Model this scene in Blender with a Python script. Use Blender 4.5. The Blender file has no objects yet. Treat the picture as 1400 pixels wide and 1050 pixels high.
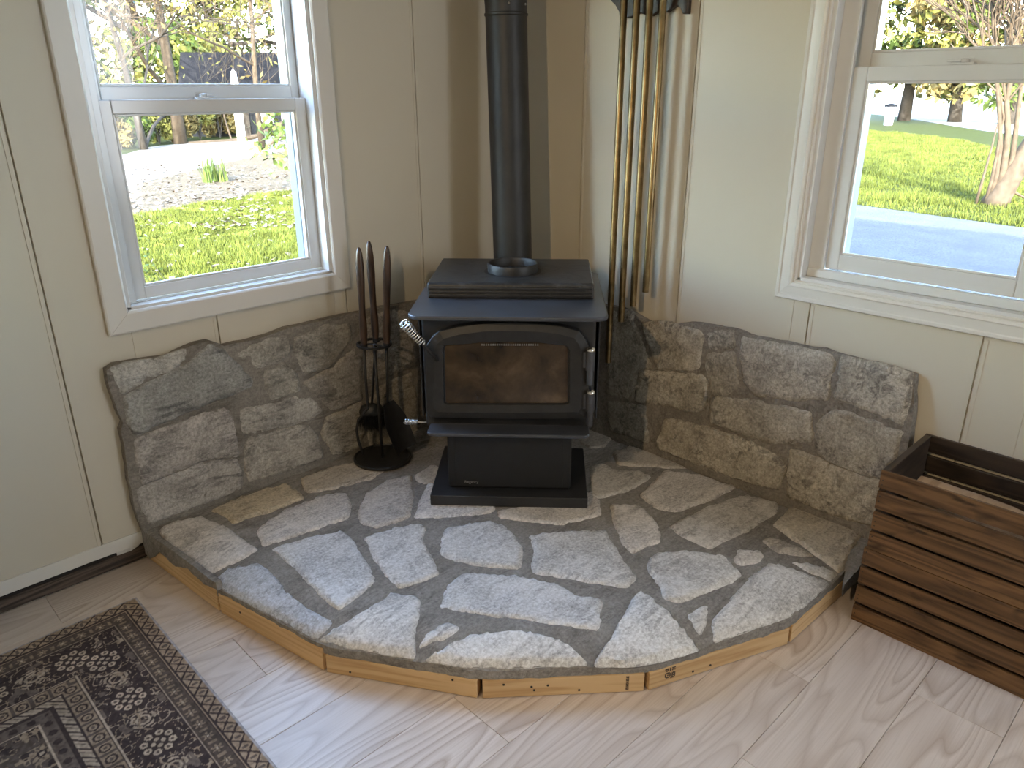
import bpy, bmesh, math, random
import numpy as np
from mathutils import Vector, Matrix, noise, geometry

SC = bpy.context.scene
COL = SC.collection
random.seed(7)
V3 = Vector

# ------------------------------------------------------------------ camera
# room axes: corner of the two walls at the origin, wall_left on Y=0, wall_right on X=0, room at X<0, Y<0
FPX, PIT, ROLL, YAW = 1039.55, math.radians(21.2186), math.radians(.24743), math.radians(-.82307)
CAM = V3((-2.41, -2.48, 1.5))


def _axis(a, b, c):
    x = a*math.cos(ROLL)+b*math.sin(ROLL)
    v = -a*math.sin(ROLL)+b*math.cos(ROLL)
    y = c*math.cos(PIT)+v*math.sin(PIT)
    z = -c*math.sin(PIT)+v*math.cos(PIT)
    X = x*math.cos(YAW)+y*math.sin(YAW)
    Y = -x*math.sin(YAW)+y*math.cos(YAW)
    r = 2**-.5
    return V3((r*X+r*Y, -r*X+r*Y, z))


RIGHT, UP, FWD = _axis(1, 0, 0), _axis(0, 1, 0), _axis(0, 0, 1)
cd = bpy.data.cameras.new('camera')
cd.sensor_width = 36
cd.sensor_fit = 'HORIZONTAL'
cd.lens = FPX/1400*36
cd.clip_end = 500
cam = bpy.data.objects.new('camera', cd)
COL.objects.link(cam)
m = Matrix((RIGHT, UP, -FWD)).transposed().to_4x4()
m.translation = CAM
cam.matrix_world = m
SC.camera = cam

# ------------------------------------------------------------------ world, sun, lamps, exposure
SUN_EL, SUN_DIR = math.radians(23), V3((.74, .67, 0)).normalized()
w = bpy.data.worlds.new('sky')
SC.world = w
w.use_nodes = True
nt = w.node_tree
nt.nodes.clear()
sky = nt.nodes.new('ShaderNodeTexSky')
sky.sky_type = 'NISHITA'
sky.sun_disc = False
sky.sun_elevation = SUN_EL
sky.sun_rotation = math.atan2(-SUN_DIR.x, -SUN_DIR.y)
sky.air_density = 1.0
sky.dust_density = 1.2
sky.ozone_density = 1.0
bg = nt.nodes.new('ShaderNodeBackground')
bg.inputs[1].default_value = 5.5
wo = nt.nodes.new('ShaderNodeOutputWorld')
nt.links.new(sky.outputs[0], bg.inputs[0])
nt.links.new(bg.outputs[0], wo.inputs[0])

sd = bpy.data.lights.new('sun', 'SUN')
sd.energy = 40.0
sd.color = (1, .93, .80)
sd.angle = math.radians(.6)
sun = bpy.data.objects.new('sun', sd)
COL.objects.link(sun)
ld = V3((SUN_DIR.x*math.cos(SUN_EL), SUN_DIR.y*math.cos(SUN_EL), -math.sin(SUN_EL)))
sun.rotation_euler = ld.to_track_quat('-Z', 'Y').to_euler()

pl = bpy.data.lights.new('ceiling_spot', 'SPOT')        # the room's warm spotlight, on the ceiling behind and left of the camera
pl.energy = 78
pl.color = (1, .73, .42)
pl.shadow_soft_size = .022
pl.spot_size = math.radians(82)
pl.spot_blend = 1.0
bulb = bpy.data.objects.new('ceiling_spot', pl)
COL.objects.link(bulb)
bulb.location = (-3.4, -1.8, 2.25)
bulb.rotation_euler = (V3((-.25, -1.25, .55))-bulb.location).to_track_quat('-Z', 'Y').to_euler()

al = bpy.data.lights.new('rear_fill', 'AREA')      # added cool fill behind the camera; no window stands there
al.energy = 58
al.color = (.86, .92, 1)
al.shape = 'RECTANGLE'
al.size, al.size_y = 1.8, 1.3
rear = bpy.data.objects.new('rear_fill', al)
COL.objects.link(rear)
rear.location = (-.08, -4.3, 1.45)
rear.rotation_euler = V3((-.80, .55, -.20)).to_track_quat('-Z', 'Z').to_euler()

SC.view_settings.view_transform = 'Standard'
SC.view_settings.look = 'None'
SC.view_settings.gamma = 1
SC.view_settings.use_curve_mapping = False
SC.view_settings.exposure = 0.50
SC.cycles.max_bounces = 8
SC.cycles.diffuse_bounces = 5
SC.cycles.glossy_bounces = 4
SC.cycles.transparent_max_bounces = 12
SC.cycles.use_denoising = True
SC.cycles.sample_clamp_indirect = 8

# ------------------------------------------------------------------ measuring helpers (picture point -> point on a real plane)


def ray(x, y):
    return RIGHT*((x-700)/FPX)+UP*((525-y)/FPX)+FWD


def on(x, y, p, n):
    d = ray(x, y)
    n = V3(n)
    return CAM+d*(n.dot(V3(p)-CAM)/n.dot(d))


def onz(x, y, z=0.0):
    return on(x, y, (0, 0, z), (0, 0, 1))


def onY(x, y, Y=0.0):
    return on(x, y, (0, Y, 0), (0, 1, 0))


def onX(x, y, X=0.0):
    return on(x, y, (X, 0, 0), (1, 0, 0))


HV = V3((FWD.x, FWD.y, 0)).normalized()     # horizontal viewing direction


def onV(x, y, p, back=0.0):
    return on(x, y, V3(p)+HV*back, HV)


def crop(ox, oy, s, pts):
    return [(ox+x/s, oy+y/s) for x, y in pts]

# ------------------------------------------------------------------ scene helpers


def tag(o, label, cat, group=None, kind=None):
    o['label'] = label
    o['category'] = cat
    if group:
        o['group'] = group
    if kind:
        o['kind'] = kind
    return o


def empty(name, loc=(0, 0, 0), rz=0.0, parent=None, kind=None):
    o = bpy.data.objects.new(name, None)
    o.empty_display_size = .1
    o.location = loc
    o.rotation_euler = (0, 0, rz)
    COL.objects.link(o)
    if parent:
        o.parent = parent
    if kind:
        o['kind'] = kind
    return o


def thing(name, label, cat, loc=(0, 0, 0), rz=0.0, group=None):
    return tag(empty(name, loc, rz), label, cat, group)


class MB:
    def __init__(s):
        s.v, s.f = [], []

    def add(s, vs, fs, M=None):
        b = len(s.v)
        for p in vs:
            p = V3(p)
            s.v.append(M @ p if M else p)
        for f in fs:
            s.f.append([b+i for i in f])
        return s

    def box(s, a, b, M=None):
        x0, x1 = sorted((a[0], b[0]))
        y0, y1 = sorted((a[1], b[1]))
        z0, z1 = sorted((a[2], b[2]))
        return s.add([(x0, y0, z0), (x1, y0, z0), (x1, y1, z0), (x0, y1, z0), (x0, y0, z1), (x1, y0, z1), (x1, y1, z1), (x0, y1, z1)],
                     [(0, 3, 2, 1), (4, 5, 6, 7), (0, 1, 5, 4), (1, 2, 6, 5), (2, 3, 7, 6), (3, 0, 4, 7)], M)

    def loft(s, rings, closed=True, caps=True, M=None):
        n = len(rings[0])
        vs = [p for r in rings for p in r]
        fs = []
        for k in range(len(rings)-1):
            for i in range(n if closed else n-1):
                j = (i+1) % n
                fs.append((k*n+i, k*n+j, (k+1)*n+j, (k+1)*n+i))
        if caps:
            fs.append(tuple(range(n-1, -1, -1)))
            fs.append(tuple((len(rings)-1)*n+i for i in range(n)))
        return s.add(vs, fs, M)

    def prism(s, poly, d0, d1, axis='z', M=None):
        def P(p, d):
            if axis == 'z':
                return (p[0], p[1], d)
            if axis == 'y':
                return (p[0], d, p[1])
            return (d, p[0], p[1])
        return s.loft([[P(p, d0) for p in poly], [P(p, d1) for p in poly]], M=M)

    def lathe(s, prof, n=24, M=None, caps=True):
        rings = [[(r*math.cos(2*math.pi*i/n), r*math.sin(2*math.pi*i/n), z) for i in range(n)] for r, z in prof]
        return s.loft(rings, M=M, caps=caps)

    def tube(s, path, r, n=8, caps=True):
        path = [V3(p) for p in path]
        rs = r if isinstance(r, (list, tuple)) else [r]*len(path)
        rings = []
        t0 = (path[1]-path[0]).normalized()
        a = V3((0, 0, 1)) if abs(t0.z) < .9 else V3((1, 0, 0))
        u = t0.cross(a).normalized()
        for i, p in enumerate(path):
            t = (path[min(i+1, len(path)-1)]-path[max(i-1, 0)]).normalized()
            u = (u-t*u.dot(t)).normalized()
            v = t.cross(u)
            rings.append([p+(u*math.cos(2*math.pi*k/n)+v*math.sin(2*math.pi*k/n))*rs[i] for k in range(n)])
        return s.loft(rings, caps=caps)

    def build(s, name, mat=None, parent=None, smooth=False, bevel=0.0, seg=2, loc=None, fix=True, angle=None):
        me = bpy.data.meshes.new(name)
        me.from_pydata([tuple(p) for p in s.v], [], s.f)
        if fix:
            bm = bmesh.new()
            bm.from_mesh(me)
            bmesh.ops.recalc_face_normals(bm, faces=bm.faces)
            bm.to_mesh(me)
            bm.free()
        if mat:
            me.materials.append(mat)
        if smooth:
            me.shade_smooth()
            if angle:
                me.set_sharp_from_angle(angle=angle)
        o = bpy.data.objects.new(name, me)
        COL.objects.link(o)
        if parent:
            o.parent = parent
        if loc is not None:
            o.location = loc
        if bevel:
            b = o.modifiers.new('bevel', 'BEVEL')
            b.width = bevel
            b.segments = seg
            b.limit_method = 'ANGLE'
            b.angle_limit = math.radians(40)
        return o


def rounded(x0, x1, y0, y1, r, n=5):
    out = []
    for cx, cy, a0 in ((x1-r, y1-r, 0), (x0+r, y1-r, 90), (x0+r, y0+r, 180), (x1-r, y0+r, 270)):
        for i in range(n+1):
            a = math.radians(a0+90*i/n)
            out.append((cx+r*math.cos(a), cy+r*math.sin(a)))
    return out

# ------------------------------------------------------------------ materials


class N:
    """small node-graph helper"""

    def __init__(s, name):
        s.m = bpy.data.materials.new(name)
        s.m.use_nodes = True
        s.t = s.m.node_tree
        s.t.nodes.clear()
        s.out = s.n('OutputMaterial')
        s.bsdf = s.n('BsdfPrincipled')
        s.l(s.bsdf.outputs[0], s.out.inputs[0])

    def n(s, kind, **kw):
        x = s.t.nodes.new('ShaderNode'+kind)
        for k, v in kw.items():
            setattr(x, k, v)
        return x

    def l(s, a, b):
        s.t.links.new(a, b)

    def set(s, **kw):
        names = dict(color='Base Color', rough='Roughness', metal='Metallic', spec='Specular IOR Level', coat='Coat Weight',
                     coat_rough='Coat Roughness')
        for k, v in kw.items():
            i = s.bsdf.inputs[names[k]]
            if hasattr(v, 'is_linked'):
                s.l(v, i)
            else:
                i.default_value = (*v, 1) if k == 'color' else v
        return s

    def coords(s, scale=(1, 1, 1), kind='Object', rand=False):
        tc = s.n('TexCoord')
        mp = s.n('Mapping')
        mp.inputs['Scale'].default_value = scale
        s.l(tc.outputs[kind], mp.inputs[0])
        if rand:
            oi = s.n('ObjectInfo')
            ml = s.n('Math', operation='MULTIPLY')
            ml.inputs[1].default_value = 57.0
            s.l(oi.outputs['Random'], ml.inputs[0])
            cb = s.n('CombineXYZ')
            s.l(ml.outputs[0], cb.inputs[0])
            s.l(ml.outputs[0], cb.inputs[1])
            s.l(ml.outputs[0], cb.inputs[2])
            s.l(cb.outputs[0], mp.inputs['Location'])
        return mp.outputs[0]

    def noise(s, vec, scale=5, detail=4, rough=.55, dist=0.0):
        x = s.n('TexNoise')
        x.inputs['Scale'].default_value = scale
        x.inputs['Detail'].default_value = detail
        x.inputs['Roughness'].default_value = rough
        x.inputs['Distortion'].default_value = dist
        s.l(vec, x.inputs['Vector'])
        return x.outputs[0]

    def ramp(s, fac, stops, interp='LINEAR'):
        r = s.n('ValToRGB')
        r.color_ramp.interpolation = interp
        e = r.color_ramp.elements
        while len(e) < len(stops):
            e.new(.5)
        for k, (p, c) in zip(e, stops):
            k.position = p
            k.color = (*c, 1) if len(c) == 3 else c
        s.l(fac, r.inputs[0])
        return r.outputs[0]

    def mix(s, fac, a, b, mode='MIX'):
        x = s.n('Mix', data_type='RGBA', blend_type=mode)
        for v, i in ((fac, 0), (a, 6), (b, 7)):
            if hasattr(v, 'is_linked'):
                s.l(v, x.inputs[i])
            else:
                x.inputs[i].default_value = v if i == 0 else (*v, 1)
        return x.outputs[2]

    def math(s, op, a, b=None, c=None):
        x = s.n('Math', operation=op)
        for i, v in enumerate((a, b, c)):
            if v is None:
                continue
            if hasattr(v, 'is_linked'):
                s.l(v, x.inputs[i])
            else:
                x.inputs[i].default_value = v
        return x.outputs[0]

    def bump(s, h, strength=.3, dist=.005):
        b = s.n('Bump')
        b.inputs['Strength'].default_value = strength
        b.inputs['Distance'].default_value = dist
        s.l(h, b.inputs['Height'])
        s.l(b.outputs[0], s.bsdf.inputs['Normal'])
        return s


def g3(v):
    return (v, v, v)


def mat_plain(name, color, rough=.5, metal=0.0, var=.12, scale=20, bump=0.0, spec=.5):
    k = N(name)
    v = k.coords()
    f = k.noise(v, scale, 5)
    a = tuple(max(0, c*(1-var)) for c in color)
    b = tuple(min(1, c*(1+var)) for c in color)
    k.set(color=k.ramp(f, [(.3, a), (.7, b)]), rough=rough, metal=metal, spec=spec)
    if bump:
        k.bump(k.noise(v, scale*6, 3), bump, .003)
    return k.m


def mat_paint(name, color):
    k = N(name)
    v = k.coords(kind='Object')
    f = k.noise(v, 1.7, 4)
    a = tuple(c*.965 for c in color)
    c1 = k.ramp(f, [(.35, a), (.65, color)])
    sp = k.ramp(k.noise(v, 14, 6, .7), [(.70, g3(1)), (.78, (.86, .82, .76))])
    k.set(color=k.mix(1.0, c1, sp, 'MULTIPLY'), rough=.42, spec=.4)
    k.bump(k.noise(k.coords((60, 60, 12)), 1, 4), .06, .002)
    return k.m


def mat_stone(name, c0, c1, dark, tint=True, rough=.62, speck=.5):
    k = N(name)
    v = k.coords(rand=True)
    big = k.noise(v, 6, 7, .65, .8)
    fine = k.noise(v, 110, 6, .75)
    streak = k.noise(k.coords((7, 26, 26), rand=True), 1, 8, .7, 1.6)
    blot = k.noise(v, 9, 3, .5, .4)
    col = k.ramp(big, [(.32, c0), (.66, c1)])
    dk = k.math('MULTIPLY', k.ramp(streak, [(.46, g3(0)), (.60, g3(1))]), k.ramp(blot, [(.38, g3(.15)), (.62, g3(.95))]))
    col = k.mix(dk, col, dark)
    col = k.mix(speck, col, k.ramp(fine, [(.36, g3(.12)), (.64, g3(.95))]), 'OVERLAY')
    if tint:
        oi = k.n('ObjectInfo')
        col = k.mix(1.0, col, oi.outputs['Color'], 'MULTIPLY')
    k.set(color=col, rough=k.ramp(fine, [(.35, g3(min(1, rough+.15))), (.7, g3(rough-.12))]), spec=.5)
    h = k.math('ADD', k.math('MULTIPLY', k.noise(v, 30, 8, .7), .8), k.math('MULTIPLY', fine, .4))
    h = k.math('ADD', h, k.math('MULTIPLY', streak, .5))
    k.bump(h, .42, .009)
    return k.m


def mat_wood(name, light, dark, scale=(1.2, 9, 9), rings=9.0, rough=.4, bump=.15, contrast=(.30, .75), spec=.5, knots=False, fibre=(4, 220, 220)):
    """grain along local X"""
    k = N(name)
    v = k.coords(scale, rand=True)
    f = k.noise(v, 1.0, 2.5, .45, .35)
    s1 = k.math('MULTIPLY', f, rings)
    s2 = k.math('FRACT', s1)
    tri = k.math('ABSOLUTE', k.math('SUBTRACT', k.math('MULTIPLY', s2, 2.0), 1.0))
    fib = k.noise(k.coords(fibre, rand=True), 1, 3, .6)
    g = k.math('ADD', k.math('MULTIPLY', tri, .62), k.math('MULTIPLY', fib, .55))
    col = k.ramp(g, [(contrast[0], dark), (contrast[1], light)])
    tone = k.noise(k.coords((1.5, 3, 3), rand=True), 1, 3)
    col = k.mix(1.0, col, k.ramp(tone, [(.3, g3(.84)), (.7, g3(1.05))]), 'MULTIPLY')
    if knots:
        kn = k.noise(k.coords((6, 22, 22), rand=True), 1, 2, .5, .8)
        col = k.mix(k.ramp(kn, [(.62, g3(0)), (.74, g3(.85))]), col, tuple(c*.35 for c in dark))
    oi = k.n('ObjectInfo')
    rv = k.ramp(oi.outputs['Random'], [(0, g3(.86)), (1, g3(1.08))])
    k.set(color=k.mix(1.0, col, rv, 'MULTIPLY'), rough=rough, spec=spec)
    k.bump(g, bump, .002)
    return k.m


WALL = mat_paint('cream_wall_paint', (.61, .555, .445))
TRIM = mat_plain('white_trim_paint', (.69, .66, .60), .35, var=.02, scale=6)
VINYL = mat_plain('white_vinyl', (.70, .70, .68), .15, var=.02, scale=8)
EXTV = mat_plain('darkened_exterior_paint', (.085, .095, .10), .5, var=.05, scale=8)  # white frame darkened in colour so bright daylight doesn't bleach it
DARKGAP = mat_plain('dark_gap', (.018, .015, .012), .9)
def mat_floor():
    k = N('oak_laminate')
    f = k.noise(k.coords((1.15, 6.5, 6.5), rand=True), 1.0, 1.2, .4, .25)
    s2 = k.math('FRACT', k.math('MULTIPLY', f, 17.0))
    line = k.ramp(s2, [(.0, g3(.9)), (.10, g3(.55)), (.45, g3(.12)), (.80, g3(.0)), (1.0, g3(.75))])
    fib = k.noise(k.coords((5, 260, 260), rand=True), 1, 3, .65)
    tone = k.noise(k.coords((.8, 3, 3), rand=True), 1, 3)
    base = k.ramp(tone, [(.3, (.60, .505, .43)), (.7, (.74, .655, .59))])
    amt = k.noise(k.coords((1.4, 4, 4), rand=True), 1, 2)
    lf = k.math('MULTIPLY', line, k.ramp(amt, [(.35, g3(.35)), (.65, g3(1.0))]))
    col = k.mix(lf, base, (.42, .32, .25))
    col = k.mix(k.ramp(fib, [(.45, g3(0)), (.75, g3(.4))]), col, (.45, .355, .28))
    oi = k.n('ObjectInfo')
    col = k.mix(1.0, col, k.ramp(oi.outputs['Random'], [(0, g3(.93)), (1, g3(1.04))]), 'MULTIPLY')
    k.set(color=col, rough=.34, spec=.5)
    k.bump(fib, .06, .002)
    return k.m


FLOORW = mat_floor()
PINE = mat_wood('pine_board', (.66, .45, .235), (.50, .30, .13), (1.0, 14, 14), 7, .6, .15, (.2, .7))
SOLE = mat_wood('grimy_sole_plate', (.14, .10, .075), (.035, .026, .02), (2, 30, 30), 5, .85, .5, (.25, .8))
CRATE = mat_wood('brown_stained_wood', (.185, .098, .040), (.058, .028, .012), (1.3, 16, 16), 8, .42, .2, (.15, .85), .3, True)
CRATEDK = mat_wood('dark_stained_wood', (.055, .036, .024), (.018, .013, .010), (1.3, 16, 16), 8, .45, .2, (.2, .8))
LOGW = mat_wood('split_firewood', (.46, .315, .20), (.34, .22, .13), (2, 14, 14), 3, .8, .5)
BARK = mat_plain('bark', (.12, .085, .06), .9, var=.5, scale=30, bump=.8)
MORTAR = mat_stone('mortar', (.20, .185, .165), (.285, .265, .24), (.15, .135, .12), False, .85, .3)
WMORTAR = mat_stone('surround_mortar', (.185, .163, .136), (.26, .235, .20), (.13, .115, .095), False, .88, .3)
STONE_F = mat_stone('pale_flagstone', (.46, .45, .435), (.72, .71, .69), (.35, .34, .33), True, .42, .5)
STONE_W = mat_stone('grey_brown_stone', (.29, .272, .243), (.49, .465, .425), (.15, .143, .135), True, .66, .45)
IRON = mat_plain('black_stove_steel', (.017, .0175, .019), .44, 0.0, .25, 12, .04, .6)
IRONPALE = mat_plain('pale_stove_steel', (.046, .050, .060), .36, 0.0, .35, 5, .03, .7)  # paler steel: sheen on the lip and hinge edges put into the colour
CASTIRON = mat_plain('black_cast_iron', (.016, .0155, .015), .5, 0.0, .3, 40, .12)
PIPE = mat_plain('dark_stovepipe_steel', (.030, .029, .027), .48, 0.2, .3, 7, .03)
PAINTBLK = mat_plain('matt_black_paint', (.008, .008, .008), .5, 0.0, .2, 20)
CHROME = mat_plain('chrome', (.78, .77, .74), .14, 1.0, .05, 10)
NICKEL = mat_plain('dull_nickel', (.50, .48, .45), .3, 1.0, .05, 10)
INK = mat_plain('faded_ink', (.085, .06, .04), .7, var=.3, scale=200)
BRASS = mat_plain('aged_brass', (.27, .195, .095), .36, 1.0, .28, 26)
HANDLE = mat_wood('dark_turned_wood', (.085, .048, .028), (.028, .017, .011), (20, 20, 3), 6, .33, .1, (.2, .8), .5, False, (160, 160, 8))
WHITEDIRT = mat_plain('flaking_white_paint', (.62, .60, .55), .6, var=.15, scale=60)


def mat_dusty():
    k = N('dusty_black_steel')
    v = k.coords()
    sm = k.noise(v, 9, 6, .7, 1.8)
    sp = k.noise(v, 90, 3, .6)
    d = k.math('MULTIPLY', k.ramp(sm, [(.50, g3(0)), (.72, g3(1))]), k.ramp(sp, [(.3, g3(.45)), (.7, g3(1))]))
    k.set(color=k.mix(d, (.020, .0205, .021), (.095, .094, .092)), rough=k.ramp(d, [(0, g3(.42)), (1, g3(.75))]), spec=.55)
    return k.m


DUSTY = mat_dusty()


def mat_glass():
    k = N('window_glass')
    tr = k.n('BsdfTransparent')
    tr.inputs[0].default_value = (.93, .955, .95, 1)
    gl = k.n('BsdfGlossy')
    gl.inputs['Roughness'].default_value = .02
    fr = k.n('Fresnel')
    fr.inputs[0].default_value = 1.45
    mx = k.n('MixShader')
    k.l(fr.outputs[0], mx.inputs[0])
    k.l(tr.outputs[0], mx.inputs[1])
    k.l(gl.outputs[0], mx.inputs[2])
    k.l(mx.outputs[0], k.out.inputs[0])
    return k.m


GLASS = mat_glass()


def mat_soot():
    k = N('sooty_stove_glass')
    v = k.coords()
    f = k.noise(v, 7, 5, .6, .4)
    f2 = k.noise(v, 45, 4, .7)
    c = k.ramp(f, [(.30, (.012, .009, .006)), (.52, (.055, .036, .019)), (.72, (.12, .082, .046))])
    c = k.mix(k.ramp(f2, [(.5, g3(0)), (.75, g3(.35))]), c, (.02, .014, .009))
    k.set(color=c, rough=.22, spec=.5)
    return k.m


SOOT = mat_soot()

# ------------------------------------------------------------------ the setting: floor
ROOM_X0, ROOM_Y0, CEIL = -4.2, -5.6, 2.42
floor = empty('floor', kind='structure')
MB().box((ROOM_X0, ROOM_Y0, -.12), (0, 0, -.012)).build('subfloor', DARKGAP, floor)
PW = .2115
rows = []
for n in range(-4, 11):
    y1 = -2.085+PW*n
    if y1 > .1:
        break
    rows.append(y1)
joint = {-2.085+PW*9: -2.075, -2.085+PW*7: None}
fixed = {9: -2.075, 6: -1.738, 3: -1.425, 1: -.705}       # end joints seen in the photograph, per row
PL = 1.28
for n in range(-13, 10):
    ylo, yhi = -2.085+PW*n, -2.085+PW*(n+1)
    ylo, yhi = max(ylo, ROOM_Y0), min(yhi, -.001)
    if yhi - ylo < .01:
        continue
    j = fixed.get(n, -random.random()*PL)
    x = j-PL*6
    while x < 0:
        a, b = max(x, ROOM_X0), min(x+PL, -.001)
        if b-a > .01:
            cx, cy = (a+b)/2, (ylo+yhi)/2
            MB().box((a-cx+.0004, ylo-cy+.0005, -.012), (b-cx-.0004, yhi-cy-.0005, 0)).build('plank', FLOORW, floor, bevel=.0009, seg=1, loc=(cx, cy, 0))
        x += PL

# ------------------------------------------------------------------ walls
WT = .15        # wall thickness, panels 8 mm proud of the core
W1 = dict(a=-1.672, b=-.937, z0=.861, z1=2.14)      # rough opening in wall_left (along X)
W2 = dict(a=-2.075, b=-1.363, z0=.905, z1=2.18)     # rough opening in wall_right (along Y)


def wall(name, along, lo, hi, W, grooves):
    root = empty(name, kind='structure')

    def bx(mb, a0, a1, z0, z1, d0, d1):
        if along == 'x':
            mb.box((a0, d0, z0), (a1, d1, z1))
        else:
            mb.box((d0, a0, z0), (d1, a1, z1))
    core = MB()
    o = .004
    bx(core, lo, W['a']-o, -.3, CEIL+.1, .008, WT)
    bx(core, W['b']+o, hi, -.3, CEIL+.1, .008, WT)
    bx(core, W['a']-o, W['b']+o, -.3, W['z0']-o, .008, WT)
    bx(core, W['a']-o, W['b']+o, W['z1']+o, CEIL+.1, .008, WT)
    core.build('wall_core', WALL, root)
    gs = sorted(grooves)
    e = [lo]+gs+[0.0]
    zb = .105 if along == 'x' else .02
    for i in range(len(e)-1):
        a0, a1 = e[i]+.0022, e[i+1]-.0022
        if a1 > -.01:
            a1 = 0.0
        rects = []
        if a1 < W['a'] or a0 > W['b']:
            rects.append((a0, a1, zb, CEIL))
        else:
            if a0 < W['a']:
                rects.append((a0, W['a'], zb, CEIL))
            if a1 > W['b']:
                rects.append((W['b'], a1, zb, CEIL))
            c0, c1 = max(a0, W['a']), min(a1, W['b'])
            rects.append((c0, c1, zb, W['z0']))
            rects.append((c0, c1, W['z1'], CEIL))
        mb = MB()
        for r in rects:
            bx(mb, r[0], r[1], r[2], r[3], 0, .0078)
        mb.build('panel', WALL, root, bevel=.0016, seg=1)
        if 0 < i:       # slim painted batten strip beside each groove
            g = e[i]
            spans = [(zb, CEIL)]
            if W['a']-.08 < g < W['b']+.08:
                spans = [(zb, W['z0']-.078)]
            mb = MB()
            for z0, z1 in spans:
                bx(mb, g-.0145, g-.0026, z0, z1, -.0022, .0)
            mb.build('batten', WALL, root, bevel=.0012, seg=1)
    return root


wl = wall('wall_left', 'x', ROOM_X0, WT, W1, [-3.8, -3.35, -2.85, -2.36, -1.885, -1.395, -.935+.05, -.505])
wr = wall('wall_right', 'y', ROOM_Y0, 0.008, W2, [-5.1, -4.6, -4.0, -3.45, -2.93, -2.45, -1.935, -1.420, -.905, -.405])

# lower edge of wall_left: thin painted strip, then an open gap over the bare dark sole plate
k = 40
top, bot = [], []
for i in range(k+1):
    x = ROOM_X0+(-1.745-ROOM_X0)*i/k
    top.append((x, .106+.0035*noise.noise((x*9, 1, 0))+.002*noise.noise((x*40, 3, 0))))
    bot.append((x, .060+.003*noise.noise((x*7, 5, 0))))
mb = MB()
mb.prism(top+bot[::-1], -.0045, .0078, 'y')
o = mb.build('trim_1', TRIM, None, bevel=.001, seg=1)
o['kind'] = 'structure'
rows_ = []
for i in range(61):
    x = ROOM_X0+(-1.755-ROOM_X0)*i/60
    n_ = noise.noise((x*14, 0, 0))*.004
    rows_.append([(x, .001+n_, .001), (x, .002+n_, .044+n_), (x, .02, .05), (x, .05, .05), (x, .05, .001)])
o = MB().loft(rows_).build('baseboard_left', SOLE)
o['kind'] = 'structure'
o = MB().box((ROOM_X0, .006, .0), (-1.70, .0079, .104)).build('gap_shade', DARKGAP)  # dark sheet standing in for the shade inside the open gap
o['kind'] = 'structure'
# a torn flap of painted paper in the gap
pts = [onY(x, y, -.001) for x, y in crop(0, 680, 5.833, [(925, 435), (1000, 400), (1090, 350), (1125, 350), (1100, 385), (1040, 425), (980, 445), (935, 462)])]
o = MB().prism([(p.x, p.z) for p in pts], -.004, .002, 'y').build('trim_3', WHITEDIRT)
o['kind'] = 'structure'

# the rest of the room shell, behind the camera
for nm, a, b in (('wall_rear', (ROOM_X0-WT, ROOM_Y0-WT, -.3), (WT, ROOM_Y0, CEIL+.1)),
                 ('wall_side', (ROOM_X0-WT, ROOM_Y0-WT, -.3), (ROOM_X0, WT, CEIL+.1))):
    o = MB().box(a, b).build(nm, WALL)
    o['kind'] = 'structure'
o = MB().box((ROOM_X0-WT, ROOM_Y0-WT, CEIL), (WT, WT, CEIL+.15)).build('ceiling', TRIM)
o['kind'] = 'structure'
SIDING = mat_plain('grey_siding', (.35, .36, .36), .7, var=.05)
o = MB().box((ROOM_X0-WT, ROOM_Y0-4, CEIL+.15), (WT, WT, 5.4)).build('shading_storey', SIDING)  # added unseen above the room; its height shades the gravel yard
o['kind'] = 'structure'
o = MB().prism([(ROOM_X0-.5, 5.4), (.5, 5.4), (-2.1, 6.7)], ROOM_Y0-4.3, .5, 'y').build('roof', SIDING)  # unseen roof over the added storey, part of the same sun block
o['kind'] = 'structure'

# ------------------------------------------------------------------ windows


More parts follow.
